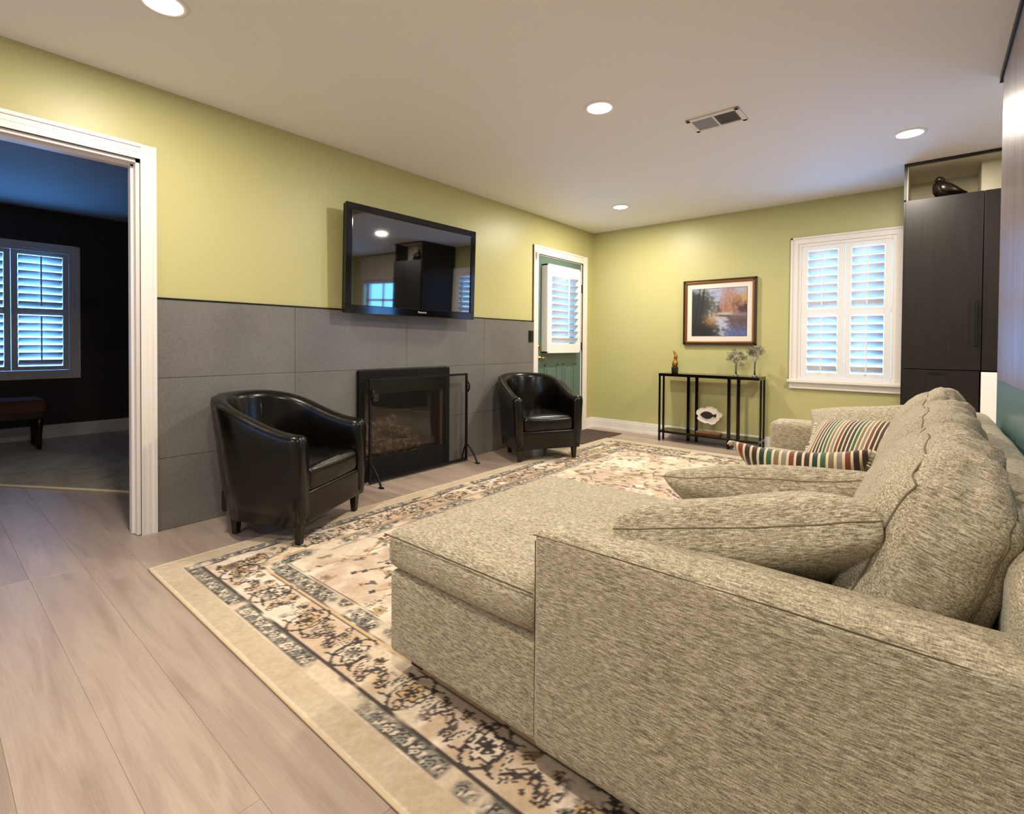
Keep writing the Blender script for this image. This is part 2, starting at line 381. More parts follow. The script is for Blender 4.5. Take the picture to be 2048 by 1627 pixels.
# ------------------------------------------------------------------ shuttered windows (built in X-Z, facing -Y)
def louver_mesh(w, blade=.086, th=.010):
    bm = new_bm(); n = 8; ring = []
    for k in range(2*n):
        a = k*math.pi/n; ring.append((math.cos(a)*blade/2, math.sin(a)*th/2))
    A = [bm.verts.new((-w/2, y, z)) for y, z in ring]; B = [bm.verts.new((w/2, y, z)) for y, z in ring]
    for k in range(2*n): bm.faces.new((A[k], A[(k+1) % (2*n)], B[(k+1) % (2*n)], B[k]))
    bm.faces.new(A[::-1]); bm.faces.new(B)
    bmesh.ops.recalc_face_normals(bm, faces=bm.faces[:]); me = bpy.data.meshes.new('louver'); bm.to_mesh(me); bm.free(); me.shade_smooth(); me.materials.append(M_white2); return me
def shutter_section(parent, x0, x1, z0, z1, tilt, y=0, pitch=.0785, wav=0):
    me = louver_mesh(x1-x0-.006); n = int(round((z1-z0)/pitch)); p = (z1-z0)/n
    for i in range(n):
        o = bpy.data.objects.new('louver', me); C.objects.link(o); o.parent = parent
        o.location = ((x0+x1)/2, y, z0+p*(i+.5)); o.rotation_euler = (-R(tilt+rng.uniform(-wav, wav)), 0, 0)
    bm = new_bm(); xm = (x0+x1)/2; box(bm, xm-.006, xm+.006, y-.052, y-.040, z0+p*.35, z1-p*.1); obj('tilt_rod', bm, M_white2, parent)
def shutter_panel(parent, x0, x1, z0, z1, secs, st=.05, th=.028, tilts=(52, 52)):
    """stile and rail frame with louvred sections; secs = list of (z0,z1)"""
    bm = new_bm(); box(bm, x0, x0+st, -th/2, th/2, z0, z1); box(bm, x1-st, x1, -th/2, th/2, z0, z1)
    zs = [z0]+[q for s in secs for q in s]+[z1]
    for a, b in zip(zs[::2], zs[1::2]): box(bm, x0+st, x1-st, -th/2, th/2, a, b)
    o = obj('shutter_panel', bm, M_white2, parent, bevel=.002)
    for (a, b), t in zip(secs, tilts): shutter_section(o, x0+st, x1-st, a, b, t, wav=1.5)
    return o
def shutter_window(name, label, loc, rz, W_, z0, z1, sill=True, tilts=(47, 42)):
    """origin at the wall face, centre of the opening; local -Y looks into the room"""
    t = empty(name, loc, rz); tag(t, label, 'window', kind='structure')
    h = W_/2; c = .062
    bm = new_bm()
    for a, b, zz0, zz1 in ((-h-c, -h, z0-.0, z1+c), (h, h+c, z0, z1+c), (-h, h, z1, z1+c)):
        box(bm, a, b, -.02, -.001, zz0, zz1)
    for a, b, zz0, zz1 in ((-h-c, -h-c+.016, z0, z1+c), (h+c-.016, h+c, z0, z1+c), (-h-c, h+c, z1+c-.016, z1+c)):
        box(bm, a, b, -.028, -.001, zz0, zz1)
    obj('casing', bm, M_white, t)
    if sill:
        bm = new_bm(); box(bm, -h-c-.015, h+c+.015, -.055, .0, z0-.026, z0); obj('sill', bm, M_white, t, bevel=.004)
        bm = new_bm(); box(bm, -h-c, h+c, -.018, -.001, z0-.085, z0-.026); box(bm, -h-c, h+c, -.024, -.001, z0-.085, z0-.068); obj('apron', bm, M_white, t)
    else:
        bm = new_bm(); box(bm, -h-c, h+c, -.02, -.001, z0-c, z0); box(bm, -h-c, h+c, -.028, -.001, z0-c, z0-c+.016); obj('bottom_casing', bm, M_white, t)
    bm = new_bm()          # box lining of the opening
    for a, b, zz0, zz1 in ((-h-.004, -h, z0, z1), (h, h+.004, z0, z1), (-h, h, z0-.004, z0), (-h, h, z1, z1+.004)): box(bm, a, b, -.001, .14, zz0, zz1)
    obj('lining', bm, M_white, t)
    f = .03; bm = new_bm()  # shutter hanging frame
    for a, b, zz0, zz1 in ((-h, -h+f, z0, z1), (h-f, h, z0, z1), (-h+f, h-f, z0, z0+f), (-h+f, h-f, z1-f, z1)): box(bm, a, b, -.012, .03, zz0, zz1)
    obj('hanging_frame', bm, M_white, t, bevel=.002)
    zb, zt = z0+f, z1-f; zm0, zm1 = z0+(z1-z0)*.468, z0+(z1-z0)*.52
    secs = [(zb+.045, zm0), (zm1, zt-.045)]
    for a, b in ((-h+f+.002, -.0015), (.0015, h-f-.002)): shutter_panel(t, a, b, zb+.002, zt-.002, secs, tilts=(tilts[1], tilts[0]))
    bm = new_bm(); box(bm, -h, h, .10, .104, z0, z1); obj('pane', bm, M_glass, t)
    bm = new_bm(); zc = (z0+z1)/2
    for a, b, zz0, zz1 in ((-h, -h+.035, z0, z1), (h-.035, h, z0, z1), (-h, h, z0, z0+.04), (-h, h, z1-.035, z1), (-h, h, zc-.02, zc+.02)): box(bm, a, b, .088, .115, zz0, zz1)
    obj('sash', bm, M_white, t)
    return t
shutter_window('window_1', 'white shuttered window in the green back wall beside the dark cabinet', (2.665, YB, 0), 0, .76, .72, 2.03)
shutter_window('window_2', 'white shuttered window glowing blue in the dark den', (XD, (WY0+WY1)/2, 0), R(90), WY1-WY0, WZ0, WZ1, sill=False, tilts=(48, 44))

# kitchen window (seen mirrored in the television)
t = empty('window_3', (5.225, YB, 0)); tag(t, 'kitchen window with a pale roman shade mirrored in the television', 'window', kind='structure')
bm = new_bm()
for a, b, z0, z1 in ((-.6, -.525, .93, 2.2), (.525, .6, .93, 2.2), (-.6, .6, 2.15, 2.22), (-.62, .62, .94, 1.0)): box(bm, a, b, -.02, -.001, z0, z1)
obj('casing', bm, M_white, t)
bm = new_bm()
for a, b, z0, z1 in ((-.525, -.48, 1, 2.15), (.48, .525, 1, 2.15), (-.02, .02, 1, 2.15), (-.525, .525, 1.56, 1.60), (-.525, .525, 1, 1.04), (-.525, .525, 2.11, 2.15)): box(bm, a, b, .06, .09, z0, z1)
obj('sash', bm, M_white, t)
bm = new_bm(); box(bm, -.525, .525, .074, .078, 1, 2.15); obj('pane', bm, M_glass, t)
sh = boxo('roman_shade', (4.64, 5.81, YB-.075, YB-.035, 1.94, 2.41), mat('linen_shade', lin(206, 190, 168), .9)); tag(sh, 'folded linen roman shade over the kitchen window', 'shade')
for k in range(3): boxo('shade_fold', (4.64, 5.81, YB-.095+.006*k, YB-.03, 1.88+.03*k, 1.905+.03*k), bpy.data.materials['linen_shade'], sh, bevel=.008)

t = empty('window_4', (.75, YF, 0)); tag(t, 'plain white daylight window in the wall behind the camera', 'window', kind='structure')
bm = new_bm()
for a, b, z0, z1 in ((-.32, -.25, .88, 2.12), (.25, .32, .88, 2.12), (-.32, .32, 2.05, 2.12), (-.35, .35, .88, .95)): box(bm, a, b, .001, .02, z0, z1)
obj('casing', bm, M_white, t)
bm = new_bm()
for a, b, z0, z1 in ((-.25, -.21, .95, 2.05), (.21, .25, .95, 2.05), (-.25, .25, 1.48, 1.52), (-.25, .25, .95, .99), (-.25, .25, 2.01, 2.05)): box(bm, a, b, -.09, -.05, z0, z1)
obj('sash', bm, M_white, t)
bm = new_bm(); box(bm, -.25, .25, -.072, -.068, .95, 2.05); obj('pane', bm, M_glass, t)

# ------------------------------------------------------------------ outside door
t = empty('door_1', (0, (EY0+EY1)/2, 0)); tag(t, 'dark green outside door with a white shutter box and brass lever', 'door', kind='structure')
bm = new_bm(); prof_v(bm, EY0-.002, 4.272, 0, 2.112); child('side_casing', bm, M_white, t)
bm = new_bm(); prof_v(bm, EY1+.002, 5.351, 0, 2.112); child('side_casing', bm, M_white, t)
bm = new_bm(); prof_h(bm, EZ, 2.112, EY0, EY1); child('head_casing', bm, M_white, t)
bm = new_bm(); box(bm, T, 0, EY0, EY0+.012, 0, EZ); box(bm, T, 0, EY1-.012, EY1, 0, EZ); box(bm, T, 0, EY0, EY1, EZ-.012, EZ); child('jamb', bm, M_white, t)
a0, a1, b0, b1 = EY0+.014, EY1-.014, .012, EZ-.014; hy0, hy1, hz0, hz1 = 4.50, 5.06, 1.03, 1.84
bm = new_bm()
for y0, y1, z0, z1 in ((a0, hy0, b0, b1), (hy1, a1, b0, b1), (hy0, hy1, b0, hz0), (hy0, hy1, hz1, b1)): box(bm, -.052, -.008, y0, y1, z0, z1)
child('slab', bm, M_doorgreen, t)
for (py0, py1) in ((4.50, 4.76), (4.86, 5.12)):
    bm = new_bm(); z0, z1 = .22, .82
    for y0, y1, q0, q1 in ((py0, py0+.022, z0, z1), (py1-.022, py1, z0, z1), (py0, py1, z0, z0+.022), (py0, py1, z1-.022, z1)): box(bm, -.008, -.001, y0, y1, q0, q1)
    box(bm, -.008, -.002, py0+.05, py1-.05, z0+.05, z1-.05); child('raised_panel', bm, M_doorgreen, t, bevel=.004)
bm = new_bm(); box(bm, -.034, -.028, hy0, hy1, hz0, hz1); child('pane', bm, M_glass, t)
# white shutter box standing proud of the door
sy0, sy1, sz0, sz1 = 4.44, 5.115, .945, 1.925
sb = empty('shutter_box', (-.006, (sy0+sy1)/2, 0), R(90)); sb.parent = t; sb.location = (-.006, (sy0+sy1)/2-t.location.y, 0)
hw = (sy1-sy0)/2; bm = new_bm()
# local: X = world +Y, -Y = world +X (room)
for x0, x1, z0, z1 in ((-hw, -hw+.022, sz0, sz1), (hw-.022, hw, sz0, sz1), (-hw, hw, sz0, sz0+.022), (-hw, hw, sz1-.022, sz1)): box(bm, x0, x1, -.082, 0, z0, z1)
C.objects.unlink(sb); bpy.data.objects.remove(sb)
sb = obj('shutter_box', bm, M_white2, t, bevel=.003); sb.location = (-.006, (sy0+sy1)/2-t.location.y, 0); sb.rotation_euler = (0, 0, R(90))
bm = new_bm(); st = .085
for x0, x1, z0, z1 in ((-hw+.022, -hw+st, sz0+.022, sz1-.022), (hw-st*.75, hw-.022, sz0+.022, sz1-.022), (-hw+st, hw-st*.75, sz0+.022, sz0+.105), (-hw+st, hw-st*.75, sz1-.115, sz1-.022)): box(bm, x0, x1, -.080, -.052, z0, z1)
obj('frame', bm, M_white2, sb, bevel=.002)
me = louver_mesh(hw*2-st*1.75-.006); zA, zB = sz0+.105, sz1-.115; n = 10; p_ = (zB-zA)/n; xm = (st-st*.75)/2
for i in range(n):
    o = bpy.data.objects.new('louver', me); C.objects.link(o); o.parent = sb; o.location = (xm, -.062, zA+p_*(i+.5)); o.rotation_euler = (-R(46), 0, 0)
bm = new_bm(); box(bm, xm+.03, xm+.042, -.112, -.100, zA+.06, zB-.01); obj('tilt_rod', bm, M_white2, sb)
bm = new_bm(); yk = 4.40; lathe(bm, [(.028, 0), (.028, .006), (.014, .012), (.012, .035), (0.004, .036)], 16)
bmesh.ops.rotate(bm, verts=bm.verts[:], cent=(0, 0, 0), matrix=Matrix.Rotation(R(90), 3, 'Y')); bmesh.ops.translate(bm, verts=bm.verts[:], vec=(-.009, yk, .895))
tube(bm, [(.022, yk, .895), (.040, yk+.01, .895), (.044, yk+.05, .892), (.040, yk+.115, .888)], [.009, .010, .009, .006], 8); child('door_lever', bm, M_brass, t, smooth=True)
bm = new_bm(); lathe(bm, [(.027, 0), (.027, .008), (.02, .014), (.006, .016)], 16); bmesh.ops.rotate(bm, verts=bm.verts[:], cent=(0, 0, 0), matrix=Matrix.Rotation(R(90), 3, 'Y')); bmesh.ops.translate(bm, verts=bm.verts[:], vec=(-.009, yk-.008, 1.01))
box(bm, .004, .024, yk-.012, yk-.004, .985, 1.03); child('deadbolt', bm, M_brass, t)
for z in (.35, 1.02, 1.72):
    bm = new_bm(); tube(bm, [(.004, EY1-.004, z-.05), (.004, EY1-.004, z+.05)], .010, 8); child('hinge', bm, M_black, t)
o = boxo('door_sensor', (.026, .046, 4.292, 4.318, 1.965, 2.035), M_white, bevel=.003); tag(o, 'small white door sensor at the top left of the door casing', 'sensor')

# ------------------------------------------------------------------ light switch
o = boxo('light_switch', (.0145, .021, 4.185, 4.262, 1.066, 1.188), M_black, bevel=.002); tag(o, 'black light switch plate on grey tile by the door', 'switch')
boxo('toggle', (.021, .027, 4.212, 4.236, 1.09, 1.165), M_blacktrim, o, bevel=.002)

# ------------------------------------------------------------------ recessed lights and vent
def downlight(x, y, label, gain=1.0):
    t = empty('recessed_light', (x, y, H)); tag(t, label, 'light', 'recessed ceiling lights')
    bm = new_bm(); n = 32
    prof = [(.070, -.001), (.071, -.006), (.092, -.004), (.094, -.0005)]
    rings = [[bm.verts.new((r*math.cos(k*2*math.pi/n), r*math.sin(k*2*math.pi/n), z)) for k in range(n)] for r, z in prof]
    for A, B in zip(rings, rings[1:]):
        for k in range(n): bm.faces.new((A[k], A[(k+1) % n], B[(k+1) % n], B[k]))
    obj('trim_ring', bm, M_white, t, smooth=True)
    bm = new_bm(); lathe(bm, [(.070, -.001), (.069, -.004), (.03, -.0055), (.004, -.006)], 32); obj('lens', bm, M_lens, t, smooth=True)
    ld = bpy.data.lights.new('lamp', 'AREA'); ld.shape = 'DISK'; ld.size = .13; ld.energy = LAMP_W*gain; ld.color = LAMP_COL; ld.spread = R(180)
    lo = bpy.data.objects.new('lamp', ld); C.objects.link(lo); lo.parent = t; lo.location = (0, 0, -.009)
downlight(1.765, 2.60, 'round recessed light in the middle of the ceiling beside the vent')
downlight(.852, 4.61, 'small recessed ceiling light near the green door')
downlight(3.155, 4.18, 'recessed ceiling light in front of the tall dark cabinet')
downlight(.835, .675, 'recessed ceiling light cut by the top edge, above the wide opening', .7)
downlight(2.75, .35, 'recessed ceiling light overhead near the camera, out of view', .8)
downlight(1.6, -1.5, 'recessed ceiling light behind the camera, out of view', .9)
downlight(4.7, 3.9, 'recessed kitchen light mirrored in the television')
downlight(4.7, 1.0, 'recessed kitchen light behind the partition, out of view')
vt = empty('ceiling_vent', (2.245, 3.19, H)); tag(vt, 'white ceiling vent with two louvred halves', 'vent')
bm = new_bm(); a, b = .155, .105
for x0, x1, y0, y1 in ((-a, a, -b, -b+.028), (-a, a, b-.028, b), (-a, -a+.028, -b, b), (a-.028, a, -b, b), (-.005, .005, -b, b)): box(bm, x0, x1, y0, y1, -.010, -.0005)
obj('frame', bm, M_white, vt, bevel=.003)
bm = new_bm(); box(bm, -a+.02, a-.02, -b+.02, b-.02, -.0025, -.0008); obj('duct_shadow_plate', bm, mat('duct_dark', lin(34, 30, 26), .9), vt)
for s in (-1, 1):
    bm = new_bm()
    for i in range(14):
        xx = s*(.012+i*.0083); Mx = Matrix.Translation((xx, 0, -.006)) @ Matrix.Rotation(R(48*s), 4, 'Y'); box(bm, -.0055, .0055, -b+.03, b-.03, -.0006, .0006, Mx)
    o = obj('louvre_bank', bm, mat('vent_louvre', lin(176, 168, 156), .5), vt); o['kind'] = 'stuff'

# ------------------------------------------------------------------ tall cabinet with niche, base cabinet, wood panel
cb = empty('tall_cabinet', (3.45, 4.87, 0)); tag(cb, 'tall dark brown cabinet with open top niche in the back corner', 'cabinet')
cx0, cx1, cy0, cy1 = 3.108, 3.84, 4.89, YB-.002
bm = new_bm(); box(bm, cx0, cx0+.02, cy0, cy1, 0.0, H-.002); box(bm, cx1-.02, cx1, cy0, cy1, 0, H-.002); box(bm, cx0+.02, cx1-.02, cy1-.02, cy1, 0, H-.002)
box(bm, cx0+.02, cx1-.02, cy0, cy1-.02, 2.135, 2.16); box(bm, cx0+.02, cx1-.02, cy0, cy1-.02, .0, .08); child('body', bm, M_cab, cb)
bm = new_bm(); box(bm, cx0, cx1, cy0-.022, cy0-.0005, H-.022, H-.003); box(bm, cx0, cx0+.014, cy0-.022, cy0-.0005, 2.165, H-.022); child('niche_frame', bm, M_blacktrim, cb)
bm = new_bm(); box(bm, cx0+.0205, cx0+.024, cy0, cy1-.021, 2.162, H-.004); box(bm, cx0+.024, cx1-.021, cy1-.026, cy1-.0205, 2.162, H-.004); box(bm, cx0+.024, cx1-.021, cy0, cy1-.026, H-.010, H-.004); child('niche_lining', bm, M_niche, cb)
bm = new_bm(); box(bm, 3.555, 3.815, 5.12, cy1-.027, 2.1605, H-.011); child('duct_box', bm, M_niche, cb)
bm = new_bm(); box(bm, cx0+.012, 3.556, cy0-.022, cy0-.001, .882, 2.158); d1 = child('door', bm, M_cab, cb, bevel=.0015)
bm = new_bm(); box(bm, 3.561, cx1-.003, cy0-.022, cy0-.001, .882, 2.158); d2 = child('door', bm, M_cab, cb, bevel=.0015)
bm = new_bm(); tube(bm, [(3.530, cy0-.024, 1.06), (3.530, cy0-.05, 1.06), (3.530, cy0-.05, 1.38), (3.530, cy0-.024, 1.38)], .007, 8); h_ = child('handle', bm, M_black, cb); h_.parent = d1; h_.matrix_parent_inverse = Matrix()
bm = new_bm(); box(bm, cx0+.012, 3.550, cy0-.022, cy0-.001, .085, .876); dr = child('drawer', bm, M_cab, cb, bevel=.0015)
bm = new_bm(); box(bm, 3.27, 3.37, cy0-.030, cy0-.0225, .852, .860); dp_ = child('drawer_pull', bm, M_black, cb); dp_.parent = dr; dp_.matrix_parent_inverse = Matrix()
bm = new_bm(); box(bm, 3.56, 3.838, cy0-.024, cy0-.001, .085, .872); child('white_panel', bm, mat('white_laminate', lin(240, 232, 226), .3), cb, bevel=.002)
wp = boxo('wood_panel', (PX-.006, PX-.0005, .80, 3.505, .893, 2.402), M_panel, bevel=.001); tag(wp, 'large grey streaked wood panel hung on the teal partition above the sofa', 'panel')

# bird sculpture
def loft(bm, rings, seg=14):
    R_ = []
    for c, rx, rz in rings:
        c = Vector(c); R_.append([bm.verts.new(c+Vector((0, rx*math.cos(k*2*math.pi/seg), rz*math.sin(k*2*math.pi/seg)))) for k in range(seg)])
    for A, B in zip(R_, R_[1:]):
        for k in range(seg): bm.faces.new((A[k], A[(k+1) % seg], B[(k+1) % seg], B[k]))
    bm.faces.new(R_[0][::-1]); bm.faces.new(R_[-1])
M_bronze = mat('dark_bronze', lin(66, 58, 50), .28, .85)
bd = empty('bird_sculpture', (3.355, 4.97, 2.1605), R(4)); tag(bd, 'dark bronze bird sculpture resting on top of the tall cabinet', 'sculpture')
bm = new_bm(); loft(bm, [((-.082, 0, .082), .006, .008), ((-.078, 0, .08), .028, .034), ((-.062, 0, .074), .048, .056), ((-.035, 0, .068), .058, .064), ((0, 0, .064), .056, .060), ((.035, 0, .056), .046, .046), ((.065, 0, .046), .034, .030), ((.09, 0, .034), .022, .016), ((.118, 0, .026), .012, .006)]); obj('body', bm, M_bronze, bd, smooth=True)
bm = new_bm(); loft(bm, [((-.068, 0, .142), .004, .004), ((-.06, 0, .144), .018, .018), ((-.042, 0, .146), .025, .024), ((-.022, 0, .140), .022, .022), ((-.008, 0, .13), .010, .012)]); tube(bm, [(-.045, 0, .138), (-.04, 0, .10)], [.02, .034], 10); obj('head', bm, M_bronze, bd, smooth=True)
bm = new_bm(); tube(bm, [(-.058, -.008, .138), (-.068, -.03, .128), (-.066, -.046, .118)], [.008, .005, .0015], 8); obj('beak', bm, M_bronze, bd, smooth=True)
for s in (-1, 1):
    bm = new_bm(); loft(bm, [((-.045, s*.052, .075), .004, .006), ((-.03, s*.055, .075), .010, .030), ((.01, s*.052, .066), .011, .034), ((.05, s*.038, .052), .009, .022), ((.1, s*.016, .034), .004, .006)], 10); obj('wing', bm, M_bronze, bd, smooth=True)
    bm = new_bm(); tube(bm, [(-.01, s*.02, .012), (-.012, s*.02, .001)], [.008, .013], 8); obj('foot', bm, M_bronze, bd)

# ------------------------------------------------------------------ area rug with a woven design
RX0, RX1, RY0, RY1 = .535, 3.06, .695, 4.945
def vnoise(shape, cells, seed):
    r = np.random.RandomState(seed); gy, gx = cells; g = r.rand(gy+2, gx+2)
    yy = np.linspace(0, gy, shape[0]); xx = np.linspace(0, gx, shape[1]); y0 = np.minimum(yy.astype(int), gy); x0 = np.minimum(xx.astype(int), gx)
    fy = (yy-y0)[:, None]; fx = (xx-x0)[None]; fy = fy*fy*(3-2*fy); fx = fx*fx*(3-2*fx)
    a = g[np.ix_(y0, x0)]; b = g[np.ix_(y0, x0+1)]; c = g[np.ix_(y0+1, x0)]; d = g[np.ix_(y0+1, x0+1)]
    return (a*(1-fx)+b*fx)*(1-fy)+(c*(1-fx)+d*fx)*fy
def paint_rug():
    st = .0062; nx = int((RX1-RX0)/st)+1; ny = int((RY1-RY0)/st)+1
    X = np.linspace(0, RX1-RX0, nx)[None, :]+np.zeros((ny, 1)); Y = np.linspace(0, RY1-RY0, ny)[:, None]+np.zeros((1, nx))
    Wd, Lg = RX1-RX0, RY1-RY0; r = np.random.RandomState(3)
    col = np.zeros((ny, nx, 3)); 
    cream = np.array((224, 206, 184.)); taupe = np.array((186, 167, 140.)); grey = np.array((134, 132, 120.)); dark = np.array((52, 44, 42.)); gold = np.array((204, 172, 126.)); navy = np.array((60, 62, 68.)); rose = np.array((176, 146, 124.)); sage = np.array((150, 140, 112.))
    d = np.minimum(np.minimum(X, Wd-X), np.minimum(Y, Lg-Y))
    n1 = vnoise((ny, nx), (22, 16), 1); n2 = vnoise((ny, nx), (70, 50), 2); n3 = vnoise((ny, nx), (230, 160), 4); n4 = vnoise((ny, nx), (9, 7), 5); n5 = vnoise((ny, nx), (400, 280), 6)
    base = cream+(n1-.5)[..., None]*np.array((30, 34, 40.)); 
    tp = np.clip((n4*.6+n2*.4-.46)*5, 0, 1)[..., None]; base = base*(1-tp*.55)+rose*tp*.55
    col[:] = base
    def lay(mask, c, a=1.0): 
        m = np.clip(mask, 0, 1)[..., None]*a; col[:] = col*(1-m)+c*m
    wear = np.clip((n1*.5+n2*.5-.27)*6, 0, 1)          # where the pattern survives
    wear2 = np.clip((n4*.5+n2*.5-.30)*7, 0, 1)
    band = lambda a, b: ((d >= a) & (d < b)).astype(float)
    lay(band(0, .095), taupe+8, .8); lay(band(0, .095)*np.clip((n1-.3)*2, 0, 1), cream-14, .35)
    lay(band(0, .012), cream-4)
    # guard stripes
    for a, b, sd in ((.10, .158, 0), (.355, .43, 1)):
        lay(band(a, b)*wear, grey, .8)
        spk = (n3 > .60) & (n5 > .38); lay(band(a, b)*spk*wear, dark+12, .85); lay(band(a, b)*((n3 < .30) & (n5 > .4))*wear, cream+10, .9)
        for e in (a, b-.006): lay(band(e, e+.006)*np.clip(wear*1.4-.3, 0, 1), grey-30, .7)
    lay(band(.160, .168)*wear2, dark, .85); lay(band(.174, .178)*wear2, dark+30, .6)
    lay(band(.336, .350), gold, .85); lay(band(.330, .336)*wear2, dark, .8); lay(band(.350, .355)*wear2, dark+10, .8); lay(band(.437, .443)*wear2, dark+20, .8)
    main = band(.182, .328)
    lay(main*np.clip((n2-.45)*5, 0, 1), gold, .28)
    def stamp(cx, cy, rad, fn):
        i0, i1 = max(0, int((cy-rad)/st)), min(ny, int((cy+rad)/st)+2); j0, j1 = max(0, int((cx-rad)/st)), min(nx, int((cx+rad)/st)+2)
        if i1 <= i0 or j1 <= j0: return
        x = X[i0:i1, j0:j1]-cx; y = Y[i0:i1, j0:j1]-cy
        for m, c, a, wv in fn(x, y):
            k = np.clip(m, 0, 1)[..., None]*a*(wv[i0:i1, j0:j1][..., None] if wv is not None else 1); col[i0:i1, j0:j1] = col[i0:i1, j0:j1]*(1-k)+c*k
    def rosette(R_, pet, c1, c2, c3, ph=0, w=None):
        def fn(x, y):
            rr = np.hypot(x, y)/R_; th = np.arctan2(y, x); e = 1+.16*np.cos(pet*th+ph)
            return [((rr < .98*e), c1, .95, w), ((rr < .80*e), c2, .95, w), ((rr < .58) & (np.cos(pet*th+ph) < .55) & (rr > .22), c1, .9, w), ((rr < .24), c3, .95, w)]
        return fn
    def dash(L, wd, ang, c, w=None):
        def fn(x, y):
            u = x*math.cos(ang)+y*math.sin(ang); v = -x*math.sin(ang)+y*math.cos(ang); v = v+.25*wd*np.sin(u/L*6)
            return [(((u/L)**2+(v/wd)**2) < 1, c, .9, w)]
        return fn
    def ring(R_, th_, asp, ang, c, w=None):
        def fn(x, y):
            u = x*math.cos(ang)+y*math.sin(ang); v = -x*math.sin(ang)+y*math.cos(ang); q = np.hypot(u/R_, v/(R_*asp)); return [(np.abs(q-1) < th_/R_, c, .88, w)]
        return fn
    # border motifs on each side, t runs along the side
    def side(Ls, f):
        n = int(Ls/.30); 
        for k in range(n):
            t = (k+.5)*Ls/n; dd = .255; jit = lambda: r.uniform(-.012, .012)
            w = wear2
            x, y, a = f(t, dd)
            stamp(x, y, .10, rosette(.052 if k % 2 else .042, 7, dark, cream+8 if k % 2 else gold, dark, k, w))
            stamp(x, y, .16, ring(.082, .0055, .62, a+math.pi/2, dark+8, w)); 
            for s in (-1, 1):
                x, y, a = f(t+s*.075, dd+jit()); stamp(x, y, .1, dash(.062, .0075, a+math.pi/2+.35*s, dark, w)); stamp(x, y, .1, dash(.045, .004, a+math.pi/2+.35*s, cream, w))
                x, y, a = f(t+s*.107, dd+.035+jit()); stamp(x, y, .06, rosette(.020, 5, navy, gold, dark, s, w))
                x, y, a = f(t+s*.107, dd-.040+jit()); stamp(x, y, .06, rosette(.019, 5, dark, rose, cream, s, w))
                x, y, a = f(t+s*.13, dd+jit()); stamp(x, y, .08, dash(.036, .006, a+math.pi/2-.5*s, dark+6, w)); stamp(x, y, .08, ring(.028, .0045, .5, a+.4*s, dark+20, w))
                x, y, a = f(t+s*.05, dd+.052); stamp(x, y, .06, dash(.03, .0045, a+.3*s, dark, w)); x, y, a = f(t+s*.05, dd-.055); stamp(x, y, .06, dash(.03, .0045, a-.3*s, dark, w))
            for q in range(4):
                x, y, a = f(t+r.uniform(-.14, .14), dd+r.uniform(-.06, .06)); stamp(x, y, .03, dash(r.uniform(.006, .016), .005, r.uniform(0, 3), dark, w))
        m = int(Ls/.085)
        for k in range(m):
            t = (k+.5)*Ls/m+r.uniform(-.008, .008); q = r.rand(); dd = .255+r.uniform(-.03, .03)
            x, y, a = f(t, dd); stamp(x, y, .08, dash(r.uniform(.02, .05), r.uniform(.0035, .006), a+math.pi/2+r.uniform(-.3, .3), dark+r.randint(0, 30), wear2))
            x, y, a = f(t, .255+r.choice((-1, 1))*r.uniform(.04, .066)); stamp(x, y, .05, ring(r.uniform(.010, .017), .0045, .75, a, dark+14, wear2) if q < .5 else dash(r.uniform(.008, .018), .006, a+r.uniform(-.8, .8), dark+10, wear2))
        m = int(Ls/.055)
        for k in range(m):
            t = (k+.5)*Ls/m
            for dd, c1, c2 in ((.129, dark+10, cream), (.393, dark+6, cream+6)):
                x, y, a = f(t, dd); stamp(x, y, .04, rosette(.019, 4, c1, c2 if k % 2 else grey+20, c1, 0, wear)); 
                x, y, a = f(t+.027, dd); stamp(x, y, .03, dash(.012, .005, a+1.2, cream, wear))
    side(Wd-.40, lambda t, q: (t+.20, q, 0)); side(Wd-.40, lambda t, q: (t+.20, Lg-q, 0)); side(Lg-.40, lambda t, q: (q, t+.20, math.pi/2)); side(Lg-.40, lambda t, q: (Wd-q, t+.20, math.pi/2))
    for cx in (.255, Wd-.255):
        for cy in (.255, Lg-.255): stamp(cx, cy, .1, rosette(.055, 8, dark, gold, dark, 0, wear2))
    # field
    fx0, fx1, fy0, fy1 = .46, Wd-.46, .46, Lg-.46
    for k in range(1000):
        x, y = r.uniform(fx0, fx1), r.uniform(fy0, fy1); w = wear2; c = [dark+18, dark+40, sage-20, grey-10, rose-30][r.randint(5)]
        q = r.rand()
        if q < .30: stamp(x, y, .06, rosette(r.uniform(.016, .034), r.randint(4, 8), c, [cream, gold, rose][r.randint(3)], dark+20, r.rand()*3, w))
        elif q < .7:
            a = r.uniform(0, 6.3); bend = r.uniform(-1.2, 1.2); px, py = x, y
            for s in range(8):
                stamp(px, py, .03, dash(.016, .0042, a, [dark+30, sage-10, gold-30][k % 3], w)); px += .02*math.cos(a); py += .02*math.sin(a); a += bend*.25
            stamp(px, py, .04, dash(.018, .009, a+.6, c, w)); stamp(px, py, .04, dash(.016, .008, a-.8, c, w))
        else: stamp(x, y, .05, dash(r.uniform(.012, .03), r.uniform(.005, .010), r.uniform(0, 3.1), c, w))
    # central medallion
    mx, my = Wd/2, Lg/2
    for R_, c in ((.62, dark+30), (.56, rose-20), (.40, dark+20), (.25, gold-30)):
        for k in range(int(R_*70)):
            a = k*2*math.pi/int(R_*70); rr = R_*(1+.08*math.cos(8*a)); stamp(mx+rr*.8*math.cos(a), my+rr*math.sin(a), .05, dash(.03, .011, a+1.2, c, wear2))
    col[:] = col*(1+(n5-.5)[..., None]*.10)+(n3-.5)[..., None]*8
    return X+RX0, Y+RY0, np.clip(col, 0, 255)
X, Y, COL = paint_rug(); ny, nx = X.shape
